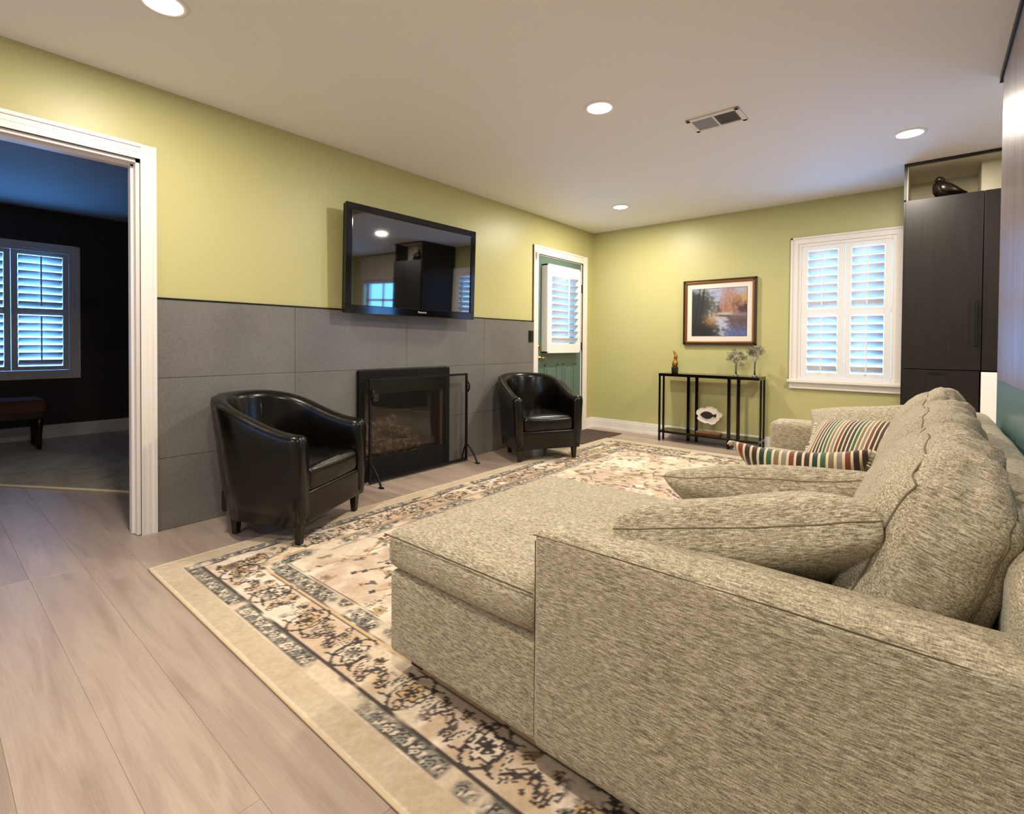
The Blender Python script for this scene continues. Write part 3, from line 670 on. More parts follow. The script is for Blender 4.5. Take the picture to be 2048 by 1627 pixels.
Zr = np.full(X.shape, .0105)+.0006*np.sin(X*7)*np.sin(Y*9)
verts = np.stack([X, Y, Zr], -1).reshape(-1, 3); N0 = len(verts)
ii = np.arange(ny*nx).reshape(ny, nx)
quads = np.stack([ii[:-1, :-1], ii[:-1, 1:], ii[1:, 1:], ii[1:, :-1]], -1).reshape(-1, 4)
per = np.concatenate([ii[0, :], ii[1:, -1], ii[-1, -2::-1], ii[-2:0:-1, 0]])
low = verts[per].copy(); low[:, 2] = .0015; verts = np.concatenate([verts, low]); k = len(per); a = np.arange(k); b_ = (a+1) % k
sk = np.stack([per[a], N0+a, N0+b_, per[b_]], -1); quads = np.concatenate([quads, sk])
me = bpy.data.meshes.new('area_rug'); me.vertices.add(len(verts)); me.vertices.foreach_set('co', verts.ravel()); me.loops.add(quads.size); me.loops.foreach_set('vertex_index', quads.ravel())
me.polygons.add(len(quads)); me.polygons.foreach_set('loop_start', np.arange(0, quads.size, 4)); me.update(calc_edges=True); me.validate()
cc = np.ones((len(verts), 4)); cc[:N0, :3] = s2l(COL.reshape(-1, 3)); cc[N0:, :3] = s2l(np.array((206, 188, 158)))
at = me.color_attributes.new('Col', 'FLOAT_COLOR', 'POINT'); at.data.foreach_set('color', cc.ravel())
me.materials.append(attr_mat('rug_wool', .95, .5, 260, .34))
rug = bpy.data.objects.new('area_rug', me); C.objects.link(rug); tag(rug, 'large cream oriental rug with dark flowered border under the sofa', 'rug')
bm = new_bm()
pts = [(RX0, RY0, .008)]; e = .0
def bind_pts():
    o = []
    for k in range(60): o.append((RX0+(RX1-RX0)*k/60, RY0, .0062))
    for k in range(80): o.append((RX1, RY0+(RY1-RY0)*k/80, .0062))
    for k in range(60): o.append((RX1-(RX1-RX0)*k/60, RY1, .0062))
    for k in range(80): o.append((RX0, RY1-(RY1-RY0)*k/80, .0062))
    return o
tube(bm, bind_pts(), .0052, 8, closed=True); obj('edge_binding', bm, mat('rug_binding', lin(214, 192, 156), .9), rug, smooth=True)

# door mat
def mat_mat():
    m = mat('brown_mat', lin(78, 62, 58), .95); v = coords(m); n = noi(m, v, 40, 4, .7); lk(m, ramp(m, n, [(.3, lin(60, 47, 45)), (.7, lin(98, 80, 74))]), bsdf(m).inputs['Base Color']); bump(m, n, .5, .004); return m
dm = boxo('door_mat', (.06, .525, 4.50, 5.32, .001, .009), mat_mat(), bevel=.003); tag(dm, 'dark brown door mat in front of the green door', 'mat')

# ------------------------------------------------------------------ den furniture
def denrug():
    m = mat('pale_den_rug', lin(168, 158, 140), .95); v = coords(m); n = noi(m, v, 5, 5, .65); lk(m, ramp(m, n, [(.3, lin(140, 130, 114)), (.7, lin(186, 176, 156))]), bsdf(m).inputs['Base Color']); bump(m, noi(m, v, 200, 2), .4, .003); return m
Mr = rotm((-1.847, .406, 0), rz=math.atan2(.539, .855))
bm = new_bm(); box(bm, -1.2, 1.15, 0, .95, .001, .010); dr = obj('den_rug', bm, denrug()); dr.matrix_world = Mr; tag(dr, 'pale rug lying askew on the den floor', 'rug')
bm = new_bm(); tube(bm, [(-1.2, 0, .008), (1.15, 0, .008)], .010, 8); obj('edge_binding', bm, mat('den_rug_edge', lin(205, 194, 172), .9), dr, smooth=True)
bn = empty('bench', (-3.45, .45, 0)); tag(bn, 'low brown upholstered bench with dark turned legs under the den window', 'bench')
M_bench = mat('brown_velvet', lin(96, 58, 48), .7)
bm = new_bm(); rbox(bm, .46, 1.0, .13, .035, 6, (0, 0, .02), M=Matrix.Translation((-3.48, .34, .415))); child('cushion', bm, M_bench, bn, smooth=True)
bm = new_bm(); box(bm, -3.69, -3.27, -.14, .82, .30, .352); child('apron', bm, M_darkwood, bn, bevel=.004)
for lx in (-3.66, -3.30):
    for ly in (-.11, .79):
        bm = new_bm(); tube(bm, [(lx, ly, .001), (lx, ly, .06), (lx, ly, .15), (lx, ly, .24), (lx, ly, .31)], [.016, .020, .021, .030, .036], 10); child('leg', bm, M_darkwood, bn, smooth=True)

# ------------------------------------------------------------------ television
tv = empty('television', (.10, 2.578, 1.648)); tag(tv, 'large black flat television mounted on the green wall above the fireplace', 'television')
Mt = Matrix.Rotation(R(-1.2), 4, 'Z') @ Matrix.Rotation(R(1.6), 4, 'Y')
def tvp(name, bm, m, **k):
    bmesh.ops.transform(bm, matrix=Mt, verts=bm.verts[:]); return obj(name, bm, m, tv, **k)
hw, hh = .632, .388; M_gloss = mat('gloss_black', lin(8, 8, 9), .08)
bm = new_bm(); box(bm, .0, .045, -hw+.004, hw-.004, -hh+.004, hh-.004); tvp('back_shell', bm, M_black, bevel=.01)
bm = new_bm(); bz = .05
for y0, y1, z0, z1 in ((-hw, hw, hh-bz, hh), (-hw, hw, -hh, -hh+bz+.012), (-hw, -hw+bz, -hh+bz+.012, hh-bz), (hw-bz, hw, -hh+bz+.012, hh-bz)): box(bm, .036, .058, y0, y1, z0, z1)
bzl = tvp('bezel', bm, M_gloss, bevel=.004)
bm = new_bm(); box(bm, .046, .050, -hw+bz-.004, hw-bz+.004, -hh+bz, hh-bz+.004); tvp('screen', bm, mat('screen_glass', lin(5, 5, 7), .03, Specular_IOR_Level=.5, IOR=2.6))
fc = bpy.data.curves.new('t', 'FONT'); fc.body = 'Panasonic'; fc.size = .022; fc.extrude = .0006; fc.align_x = 'CENTER'
fo = bpy.data.objects.new('t', fc); C.objects.link(fo); bpy.context.view_layer.update(); me = bpy.data.meshes.new_from_object(fo.evaluated_get(bpy.context.evaluated_depsgraph_get())); bpy.data.objects.remove(fo)
me.transform(Matrix.Translation((.0588, .05, -hh+.030)) @ Matrix(((0, 0, 1, 0), (1, 0, 0, 0), (0, 1, 0, 0), (0, 0, 0, 1)))); me.transform(Mt); me.name = 'brand_lettering'; me.materials.append(mat('silver_print', lin(200, 200, 205), .4))
o = bpy.data.objects.new('brand_lettering', me); C.objects.link(o); o.parent = bzl
bm = new_bm(); box(bm, -.084, -.07, -.25, .25, -.16, .16); box(bm, -.07, .004, -.19, -.15, -.14, .14); box(bm, -.07, .004, .15, .19, -.14, .14); obj('wall_bracket', bm, M_black, tv)

# ------------------------------------------------------------------ fireplace
fp = empty('fireplace', (0, 2.57, 0)); tag(fp, 'black gas fireplace insert with ceramic logs set in grey tile', 'fireplace')
M_fire = mat('matte_black_steel', lin(9, 8, 8), .55, Specular_IOR_Level=.25); M_brick = mat('sooty_liner', lin(92, 74, 60), .9)
bm = new_bm()
for y0, y1, z0, z1 in ((2.115, 3.022, .765, .842), (2.115, 2.165, .0, .765), (2.975, 3.022, 0, .765)): box(bm, .0145, .05, y0, y1, z0, z1)
child('surround', bm, M_fire, fp, bevel=.003)
bm = new_bm(); box(bm, -.42, -.40, 2.17, 2.97, .0, .79); box(bm, -.40, .0, 2.152, 2.17, 0, .79); box(bm, -.40, .0, 2.97, 2.988, 0, .79); box(bm, -.40, .0, 2.152, 2.988, .78, .798); box(bm, -.40, .0, 2.17, 2.97, .0, .13); child('firebox', bm, M_brick, fp)
bm = new_bm(); v = [bm.verts.new(c) for c in ((.048, 2.166, .764), (.048, 2.974, .764), (.012, 2.974, .655), (.012, 2.166, .655), (.02, 2.166, .764), (.02, 2.974, .764), (0.0, 2.974, .655), (0.0, 2.166, .655))]
for f in ((0,1,2,3),(4,5,6,7),(0,1,5,4),(2,3,7,6),(0,3,7,4),(1,2,6,5)): bm.faces.new([v[i] for i in f])
child('hood', bm, mat('satin_black', lin(12, 11, 10), .35, Specular_IOR_Level=.35), fp)
bm = new_bm(); box(bm, .008, .044, 2.166, 2.974, .005, .17); child('lower_panel', bm, M_fire, fp, bevel=.003)
bm = new_bm(); box(bm, -.022, -.018, 2.171, 2.969, .17, .66); child('glass_front', bm, M_fglass, fp)
def logm():
    m = mat('ceramic_log', lin(150, 124, 100), .9); v = coords(m); n = noi(m, v, 26, 5, .7); lk(m, ramp(m, n, [(.34, lin(52, 38, 30)), (.5, lin(132, 102, 78)), (.66, lin(206, 186, 164))]), bsdf(m).inputs['Base Color']); bump(m, n, .8, .012); return m
M_log = logm()
for i, (p0, p1, rr) in enumerate((((-.12, 2.20, .20), (-.10, 2.50, .19), .062), ((-.11, 2.46, .19), (-.13, 2.80, .20), .066), ((-.26, 2.22, .23), (-.24, 2.78, .24), .07), ((-.09, 2.26, .29), (-.24, 2.50, .37), .045), ((-.10, 2.70, .29), (-.25, 2.46, .38), .048), ((-.20, 2.30, .36), (-.18, 2.60, .41), .042))):
    bm = new_bm(); a, b = Vector(p0), Vector(p1); n = 7; tube(bm, [a.lerp(b, k/n)+noise.noise_vector(Vector((k*.9, i*3.1, 0)))*.012 for k in range(n+1)], [rr*(.8+.35*rng.random()) for k in range(n+1)], 10); child('log', bm, M_log, fp, smooth=True)
bm = new_bm()
for k in range(90):
    c = Vector((rng.uniform(-.2, -.045), rng.uniform(2.22, 2.86), .137)); s = rng.uniform(.008, .018); box(bm, -s, s, -s, s, -s*.6, s*.6, rotm(c, rng.random()*3, rng.random()*3, rng.random()*3))
o = child('ember_bed', bm, M_log, fp); o['kind'] = 'stuff'
# free-standing mesh screen
sc = empty('fireplace_screen', (.13, 2.655, 0)); tag(sc, 'black iron fireplace screen with curved feet standing before the fireplace', 'screen')
sx, s0, s1, sh_ = .115, 2.165, 3.165, .785
bm = new_bm(); 
for y_ in (s0, s1): box(bm, sx-.009, sx+.009, y_-.009, y_+.009, .008, sh_)
child('posts', bm, M_black, sc) if False else None
bm.free()
for y_ in (s0, s1):
    bm = new_bm(); box(bm, sx-.009, sx+.009, y_-.009, y_+.009, .008, sh_); child('post', bm, M_black, sc, bevel=.002)
    bm = new_bm(); tube(bm, [(sx-.052, y_, .008), (sx-.045, y_, .05), (sx-.018, y_, .13), (sx, y_, .16), (sx+.03, y_, .145), (sx+.09, y_, .085), (sx+.125, y_, .03), (sx+.135, y_, .006)], [.008]*8, 8); box(bm, sx+.120, sx+.160, y_-.012, y_+.012, .001, .009); child('foot', bm, M_black, sc, smooth=False)
    bm = new_bm(); tube(bm, [(sx+.006, y_+.012, .62), (sx+.022, y_+.012, .645), (sx+.024, y_+.012, .69), (sx+.006, y_+.012, .71)], [.006, .009, .009, .006], 8); child('knuckle', bm, M_black, sc, smooth=True)
bm = new_bm(); box(bm, sx-.008, sx+.008, s0, s1, sh_-.018, sh_); child('top_bar', bm, M_black, sc)
bm = new_bm(); box(bm, sx-.008, sx+.008, s0, s1, .012, .034); child('bottom_bar', bm, M_black, sc)
bm = new_bm(); box(bm, sx-.0008, sx+.0008, s0+.009, s1-.009, .034, sh_-.018); child('mesh_panel', bm, M_gauze, sc)

# ------------------------------------------------------------------ leather tub chairs
def tub_chair(label, loc, rz):
    t = empty('tub_chair', loc, rz); tag(t, label, 'chair', 'black leather tub chairs')
    # plan of the shell: front of +Y arm, round the back, front of -Y arm
    path = []; Ra = .297; xf = .335; xc = -.03
    for k in range(9): path.append((Vector((xf-(xf-xc)*k/8, Ra, 0)), Vector((0, 1, 0))))
    for k in range(1, 24): a = math.pi/2+math.pi*k/24; path.append((Vector((xc+Ra*1.02*math.cos(a), Ra*math.sin(a), 0)), Vector((math.cos(a), math.sin(a), 0))))
    for k in range(9): path.append((Vector((xc+(xf-xc)*k/8, -Ra, 0)), Vector((0, -1, 0))))
    n = len(path); th = .042
    def top(i):
        x = path[i][0].x; f = (xf-x)/(xf-(xc-Ra*1.02)); f = f*f*(3-2*f); return .575+.178*f
    bm = new_bm(); rings = []; zb = .115
    for i, (c, nn) in enumerate(path):
        zt = top(i); back = max(0., (xc-c.x)/Ra)
        def P(off, z):
            lean = .10*(1-(z-zb)/(zt-zb))*(.3+.7*back)
            return c+nn*(off-lean*(1.0 if off > 0 else .45))+Vector((0, 0, z))
        prof = [P(th, zb), P(th+.004, zb+(zt-zb)*.35), P(th+.004, zb+(zt-zb)*.7), P(th+.002, zt-.03), P(th-.006, zt-.010), P(th*.4, zt+.004), P(-th*.4, zt+.003), P(-th+.004, zt-.012), P(-th-.004, zt-.04), P(-th-.006, zb+(zt-zb)*.6), P(-th, zb+(zt-zb)*.3), P(-th, zb)]
        rings.append([bm.verts.new(q) for q in prof])
    m_ = len(rings[0])
    for A, B in zip(rings, rings[1:]):
        for k in range(m_): bm.faces.new((A[k], A[(k+1) % m_], B[(k+1) % m_], B[k]))
    for e, s in ((rings[0], 1), (rings[-1], -1)):
        cc = sum((v.co for v in e), Vector())/m_; inner = [bm.verts.new(v.co.lerp(cc, .16)+Vector((.012, 0, 0))) for v in e]
        for k in range(m_): bm.faces.new((e[k], e[(k+1) % m_], inner[(k+1) % m_], inner[k]))
        bm.faces.new(inner)
    topouter = [r_[4].co.copy() for r_ in rings]; topinner = [r_[7].co.copy() for r_ in rings]
    shl = obj('shell', bm, M_leather, t, smooth=True)
    for q in (topouter,):
        bm = new_bm(); tube(bm, q, .004, 6); obj('piping', bm, M_leather, shl, smooth=True)
    bm = new_bm()                                  # tufting channels inside the back
    for a in (150, 180, 210):
        ca, sa = math.cos(R(a)), math.sin(R(a)); r1, r0 = Ra*1.02-.047, Ra*1.02-.070; tube(bm, [(xc+r0*ca, r0*sa*.98, .42), (xc+(r0+r1)/2*ca, (r0+r1)/2*sa*.98, .56), (xc+r1*ca, r1*sa*.98, .71)], .0028, 6)
    obj('back_seam', bm, M_leather, shl, smooth=True)
    bm = new_bm(); rbox(bm, .05, .53, .165, .016, 6, M=Matrix.Translation((.318, 0, .198))); obj('front_rail', bm, M_leather, t, smooth=True)
    bm = new_bm(); rbox(bm, .52, .47, .13, .02, 6, M=Matrix.Translation((.045, 0, .185))); obj('seat_base', bm, M_leather, t, smooth=True)
    bm = new_bm(); rbox(bm, .555, .488, .135, .035, 10, (.008, 0, .03), .003, 2, M=Matrix.Translation((.062, 0, .334))); obj('seat_cushion', bm, M_leather, t, smooth=True)
    for lx, ly in ((.300, .268), (.300, -.268), (-.15, .19), (-.15, -.19)):
        bm = new_bm(); zt_ = .13; z0_ = .0118 if loc[0]+math.cos(rz)*lx-math.sin(rz)*ly > .52 else .0012
        vs = [[bm.verts.new((lx+sx_*h_, ly+sy_*h_, z)) for sx_, sy_ in ((-1,-1),(1,-1),(1,1),(-1,1))] for h_, z in ((.014, z0_), (.022, zt_))]
        bm.faces.new(vs[0][::-1]); bm.faces.new(vs[1])
        for k in range(4): bm.faces.new((vs[0][k], vs[0][(k+1) % 4], vs[1][(k+1) % 4], vs[1][k]))
        obj('leg', bm, M_darkwood, t)
    return t
tub_chair('black leather tub chair in front of the wide opening, left of the fireplace', (.405, 1.378, 0), math.atan2(.454, .89))
tub_chair('black leather tub chair right of the fireplace by the green door', (.392, 3.795, 0), math.atan2(-.487, .874))

# ------------------------------------------------------------------ sectional sofa
sf = empty('sectional_sofa', (2.75, 2.2, 0)); tag(sf, 'large beige tweed sectional sofa with chaise on the near end', 'sofa')
def sp(name, cx, cy, cz, sx_, sy_, sz_, r=.03, n=8, puff=(0, 0, 0), wob=.0, seed=0, rx=0, ry=0, m=None):
    bm = new_bm(); rbox(bm, sx_, sy_, sz_, r, n, puff, wob, seed, rotm((cx, cy, cz), rx, ry)); return child(name, bm, m or M_tweed, sf, smooth=True)
Y0, Y1 = .957, 3.43
def span(x0, x1, y0, y1, z0, z1): return ((x0+x1)/2, (y0+y1)/2, (z0+z1)/2, x1-x0, y1-y0, z1-z0)
sp('chaise_base', *span(1.965, 2.56, Y0+.012, 1.87, .075, .335), r=.018)
cc_ = sp('chaise_cushion', *span(1.945, 3.36, Y0+.004, 1.875, .335, .462), r=.042, n=20, puff=(.016, .008, .030), wob=.004, seed=1)
xs_ = sorted(set(round(v.co.x, 3) for v in cc_.data.vertices))
for v in cc_.data.vertices:                         # the cushion steps back behind the arm
    if 2.50 < v.co.x <= 2.5445: v.co.x = 2.5435
    elif 2.5445 < v.co.x < 2.60: v.co.x = 2.5455
    if v.co.x > 2.545 and v.co.y < 1.125: v.co.y = 1.122
sp('seat_base', *span(2.56, 3.50, 1.10, 3.30, .075, .335), r=.018)
sp('seat_cushion', *span(2.53, 3.30, 1.88, 2.55, .335, .462), r=.035, n=10, puff=(.01, .006, .02), wob=.003, seed=2)
sp('seat_cushion', *span(2.53, 3.30, 2.555, 3.225, .335, .462), r=.035, n=10, puff=(.01, .006, .02), wob=.003, seed=3)
arm0 = sp('arm', *span(2.545, 3.515, Y0, 1.112, .075, .608), r=.022, n=12, puff=(.004, .004, .010), wob=.002, seed=4)
sp('arm', *span(2.555, 3.515, 3.235, Y1, .075, .608), r=.035, n=10, puff=(.004, .004, .012), wob=.002, seed=5)
sp('sofa_back', *span(3.375, 3.522, 1.0, Y1-.01, .075, .735), r=.068, n=12, puff=(.01, 0, .004), wob=.005, seed=6)
def seam(part, pts, r=.0016):
    bm = new_bm(); tube(bm, pts, r, 6); obj('seam', bm, M_piping, part)
ln = lambda a, b, n=30, f=lambda t: 0: [(a[0]+(b[0]-a[0])*k/n, a[1]+(b[1]-a[1])*k/n, a[2]+(b[2]-a[2])*k/n+f(k/n)) for k in range(n+1)]
seam(arm0, ln((2.545, Y0+.004, .590), (3.515, Y0+.004, .590), 30, lambda t: .008*4*t*(1-t)*.6+.004))
seam(arm0, ln((2.5465, Y0+.010, .10), (2.5465, Y0+.010, .578), 12), .0013)
seam(cc_, ln((1.952, Y0+.0045, .448), (2.545, Y0+.002, .450)), .0018)
for lx, ly in ((2.02, 1.06), (2.02, 1.80), (2.62, 3.36), (3.4, 1.06), (3.4, 3.36)):
    bm = new_bm(); box(bm, lx-.025, lx+.025, ly-.025, ly+.025, .0118, .08); child('leg', bm, M_darkwood, sf)

# loose back cushions
def back_cushion(label, y0, y1, x=3.272, z=.652, h=.40, th=.20, lean=21, seed=0):
    bm = new_bm(); surf, hh_ = rbox(bm, th, (y1-y0), h, .075, 22, (.040, .012, .030), .010, seed)
    def slump(c):                                   # soft slumped top with crumples
        k = max(0, c.z/(h/2)); q = Vector((c.x*9, c.y*16, c.z*5+seed*4.7))
        d = noise.noise(q)*.022+noise.noise(q*2.3)*.012
        e_ = (c.y/((y1-y0)/2)); c = c.copy(); c.z += k*(d-.008-.055*e_**4); c.x = c.x*(1-.12*k)+d*.3*(.4+k); return c
    loops = []
    for s_ in (-1, 1):
        a, b, n = hh_[1], hh_[2], 26; L = [(-a+2*a*k/n, -b) for k in range(n)]+[(a, -b+2*b*k/n) for k in range(n)]+[(a-2*a*k/n, b) for k in range(n)]+[(-a, b-2*b*k/n) for k in range(n)]
        loops.append([slump(surf((s_*hh_[0], yy, zz))) for yy, zz in L])
    used = [v for v in bm.verts if not v.link_faces]; bmesh.ops.delete(bm, geom=used, context='VERTS')
    for v in bm.verts: v.co = slump(v.co)
    o = obj('back_cushion', bm, M_tweed, smooth=True); o.matrix_world = rotm((x, (y0+y1)/2, z), 0, R(lean), 0)
    tag(o, label, 'cushion', 'loose back cushions of the sofa')
    for L in loops:
        for _ in range(1): L = [(L[k-1]+L[k]*2+L[(k+1) % len(L)])/4 for k in range(len(L))]
        bm = new_bm(); tube(bm, [q*1.004 for q in L], .0020, 5, closed=True); obj('seam_piping', bm, M_piping2, o)
    return o
back_cushion('nearest plump tweed back cushion beside the near sofa arm', 1.125, 1.90, seed=1)
back_cushion('middle tweed back cushion of the sofa', 1.93, 2.60, seed=2)
back_cushion('farthest upright tweed back cushion below the dark cabinet', 2.63, 3.20, seed=3)
# throw pillows in the sofa fabric
o = pillow('throw_pillow', .52, .46, .20, M_tweed, rotm((2.95, 1.295, .575), R(-28), R(-12.5), R(11)), seed=1, pw=.22, wob=.010, piping=M_piping2); tag(o, 'front tweed throw pillow propped over the near sofa arm', 'pillow', 'tweed throw pillows')
o = pillow('throw_pillow', .57, .44, .17, M_tweed, rotm((2.92, 1.73, .556), R(-34), R(-9), R(0)), seed=2, pw=.27, wob=.009, piping=M_piping2); tag(o, 'second tweed throw pillow lying behind the front one', 'pillow', 'tweed throw pillows')
o = pillow('throw_pillow', .52, .44, .20, M_tweed, rotm((3.03, 3.10, .570), R(46), R(-9), R(-4)), seed=3, pw=.40, piping=M_piping2); tag(o, 'tweed pillow leaning on the far sofa arm behind the striped pillows', 'pillow', 'tweed throw pillows')
def stripes(sc=5.6, nm='striped_velvet'):
    m = mat(nm, (.5, .5, .5, 1), .85); v = coords(m); sx_ = nd(m, 'ShaderNodeSeparateXYZ'); lk(m, v, sx_.inputs[0])
    mu = nd(m, 'ShaderNodeMath', operation='MULTIPLY_ADD'); lk(m, sx_.outputs[0], mu.inputs[0]); mu.inputs[1].default_value = sc; mu.inputs[2].default_value = 10
    fr = nd(m, 'ShaderNodeMath', operation='FRACT'); lk(m, mu.outputs[0], fr.inputs[0])
    cr = lin(222, 204, 170); seq = [lin(52, 30, 22), cr, lin(60, 34, 24), cr, lin(24, 50, 46), cr, lin(52, 92, 56), cr, lin(128, 108, 78), cr, lin(140, 132, 118), cr, lin(122, 58, 34), cr]
    r = nd(m, 'ShaderNodeValToRGB'); r.color_ramp.interpolation = 'CONSTANT'; e = r.color_ramp.elements; pos = 0
    for i, c in enumerate(seq):
        if i == 0: e[0].position = 0; e[0].color = c
        elif i == 1: e[1].position = .095; e[1].color = c
        else: x = e.new(pos); x.color = c
        pos += .095 if i % 2 == 0 else .048
    lk(m, fr.outputs[0], r.inputs[0]); lk(m, r.outputs[0], bsdf(m).inputs['Base Color']); bump(m, noi(m, v, 240, 2), .3, .003); bsdf(m).inputs['Sheen Weight'].default_value = .3; return m
M_str = stripes(); M_fringe = mat('cream_fringe', lin(222, 210, 186), .95)
M_str2 = stripes(8.6, 'striped_velvet_fine')
def striped(label, M, seed, w=.46, l=.46, sag=0, mt=None):
    o = pillow('striped_pillow', w, l, .17, mt, M, pinch=.13, seed=seed, wob=.008, sag=sag); tag(o, label, 'pillow', 'striped velvet pillows')
    bm = new_bm()
    for s in (-1, 1):
        for k in range(26):
            v = -1+2*(k+.5)/26; y_ = l/2*v; x_ = s*w/2*(1-.13*(1-v*v)); tube(bm, [(x_-s*.006, y_, sag), (x_+s*.012, y_+rng.uniform(-.006, .006), sag+rng.uniform(-.006, .006)), (x_+s*.020, y_+rng.uniform(-.01, .01), sag+rng.uniform(-.01, .006))], [.0055, .0055, .003], 5)
    q = obj('fringe', bm, M_fringe, o, smooth=True); q['kind'] = 'stuff'
striped('striped velvet pillow lying on the seat just behind the tweed throw pillows', rotm((2.90, 2.27, .515), R(-36), R(-3), R(1)), 4, .46, .42, sag=.05, mt=M_str)
striped('striped velvet pillow leaning upright against the far tweed pillow', rotm((2.985, 2.88, .560), R(34), R(-6), R(-16)), 5, .43, .43, mt=M_str2, sag=-.02)

# ------------------------------------------------------------------ console table and ornaments
ct = empty('console_table', (1.515, 5.35, 0)); tag(ct, 'black metal console table with smoked glass top under the painting', 'table')
tx0, tx1, ty0, ty1, tz = 1.005, 2.02, 5.235, 5.485, .735
M_cblack = mat('console_black_chrome', lin(26, 20, 16), .16, .6)
bm = new_bm(); w_ = .016
for x0, x1, y0, y1 in ((tx0, tx1, ty0, ty0+w_), (tx0, tx1, ty1-w_, ty1), (tx0, tx0+w_, ty0+w_, ty1-w_), (tx1-w_, tx1, ty0+w_, ty1-w_)): box(bm, x0, x1, y0, y1, tz-.028, tz-.004)
child('top_frame', bm, M_cblack, ct)
bm = new_bm(); box(bm, tx0-.002, tx1+.002, ty0-.002, ty1+.002, tz-.004, tz+.003); child('glass_top', bm, M_smoke, ct)
bm = new_bm()
for x0, x1, y0, y1 in ((tx0, tx1, ty0, ty0+w_), (tx0, tx1, ty1-w_, ty1), (tx0, tx0+w_, ty0+w_, ty1-w_), (tx1-w_, tx1, ty0+w_, ty1-w_)): box(bm, x0, x1, y0, y1, .092, .108)
child('shelf_frame', bm, M_cblack, ct)
bm = new_bm(); box(bm, tx0+.002, tx1-.002, ty0+.002, ty1-.002, .108, .115); child('glass_shelf', bm, M_smoke, ct)
for lx, ly, s_ in ((tx0+.010, ty0+.010, .009), (tx0+.010, ty0+.118, .009), (tx1-.010, ty0+.118, .009), (tx1-.010, ty1-.010, .009), (1.262, ty1-.05, .015), (1.352, ty1-.05, .015), (1.735, ty0+.03, .015), (1.825, ty0+.03, .015)):
    bm = new_bm(); box(bm, lx-s_, lx+s_, ly-.009, ly+.009, .001, tz-.028); child('leg', bm, M_cblack, ct)
TT = tz+.003
fg = empty('gold_figurine', (1.14, 5.35, TT)); tag(fg, 'small twisted gold figurine on a black base on the console', 'figurine')
M_gold = mat('antique_gold', lin(168, 124, 46), .3, .9)
bm = new_bm(); rbox(bm, .062, .05, .07, .008, 3, M=Matrix.Translation((0, 0, .035))); obj('base', bm, M_blacktrim, fg, smooth=True)
bm = new_bm(); tube(bm, [(0, 0, .066), (0, 0, .08), (.002, 0, .105), (.004, 0, .128), (.008, 0, .145), (.006, 0, .165), (.010, 0, .185), (.004, 0, .205), (-.006, 0, .222), (-.010, 0, .235), (-.018, 0, .252)], [.02, .03, .033, .026, .016, .021, .018, .014, .012, .008, .004], 12); obj('figure', bm, M_gold, fg, smooth=True)
def wire_tree(label, x, y, h, w, top_w, seed, flat):
    rr = random.Random(seed); t = empty('wire_tree', (x, y, TT)); tag(t, label, 'ornament', 'silver wire trees')
    bm = new_bm(); lathe(bm, [(.026, .0), (.028, .004), (.018, .012), (.006, .018)], 16); obj('base', bm, M_chrome, t, smooth=True)
    bm = new_bm(); zt = h*.42
    for k in range(6):
        a = k*math.pi/3; tube(bm, [(.008*math.cos(a), .008*math.sin(a), .012), (.005*math.cos(a+1), .005*math.sin(a+1), zt*.5), (.008*math.cos(a+2), .008*math.sin(a+2), zt), (w*.30*math.cos(a), .03*math.sin(a), h*.68)], .0028, 5)
    obj('trunk', bm, M_chrome, t, smooth=True)
    bm = new_bm()
    for k in range(90):
        if flat:
            a = rr.uniform(0, 6.3); q = math.sqrt(rr.random()); c = Vector((w*.5*q*math.cos(a), .045*q*math.sin(a*2), h*.80+h*.17*q*math.sin(a)))
        else:
            b = rr.choice(((-.55, .62), (-.15, .86), (.25, .82), (.62, .66), (.55, .42), (-.35, .70), (.1, .58))); c = Vector((w*.5*b[0]+rr.gauss(0, w*.09), rr.gauss(0, .022), h*b[1]+rr.gauss(0, h*.055)))
        s = rr.uniform(.010, .018); a = rr.uniform(0, 6.3); ux = Vector((math.cos(a), rr.uniform(-.4, .4), math.sin(a))).normalized(); uy = ux.cross(Vector((0, 1, 0))).normalized()
        tube(bm, [c+ux*s*math.cos(q*math.pi/4)+uy*s*.55*math.sin(q*math.pi/4) for q in range(8)], .0019, 4, closed=True)
    o = obj('wire_leaves', bm, M_chrome, t, smooth=True); o['kind'] = 'stuff'
wire_tree('bushy silver wire tree with a short trunk on the console', 1.765, 5.38, .275, .225, 0, 5, False)
wire_tree('taller silver wire tree with a flat crown at the right end of the console', 1.942, 5.38, .315, .165, 0, 9, True)
# fossil slab ornament
fs = empty('fish_ornament', (1.507, 5.36, .115)); tag(fs, 'white stone slab with a dark fish on a wooden stand on the console shelf', 'ornament')
M_oak = mat('stand_wood', lin(128, 84, 50), .5)
bm = new_bm(); box(bm, -.125, .125, -.035, .035, .0005, .022); obj('stand', bm, M_oak, fs, bevel=.003)
for s in (-.062, .066):
    bm = new_bm(); tube(bm, [(s, 0, .021), (s, 0, .12)], .0032, 6); obj('pin', bm, M_brass, fs)
bm = new_bm(); n = 44; A, B = [], []
for k in range(n):
    a = 2*math.pi*k/n; q = 1+.07*math.sin(5*a+1)+.045*math.sin(9*a)+.03*math.sin(14*a+2)+.02*math.sin(3*a); x_, z_ = .128*q*math.cos(a), .195+.089*q*math.sin(a); A.append((x_, z_))
Fv_ = []
for yy, sc_ in ((-.010, .90), (-.014, .97), (-.008, 1.0), (.012, 1.0)): Fv_.append([bm.verts.new((x_*sc_, yy, .195+(z_-.195)*sc_)) for x_, z_ in A])
for P_, Q_ in zip(Fv_, Fv_[1:]):
    for k in range(n): bm.faces.new((P_[k], P_[(k+1) % n], Q_[(k+1) % n], Q_[k]))
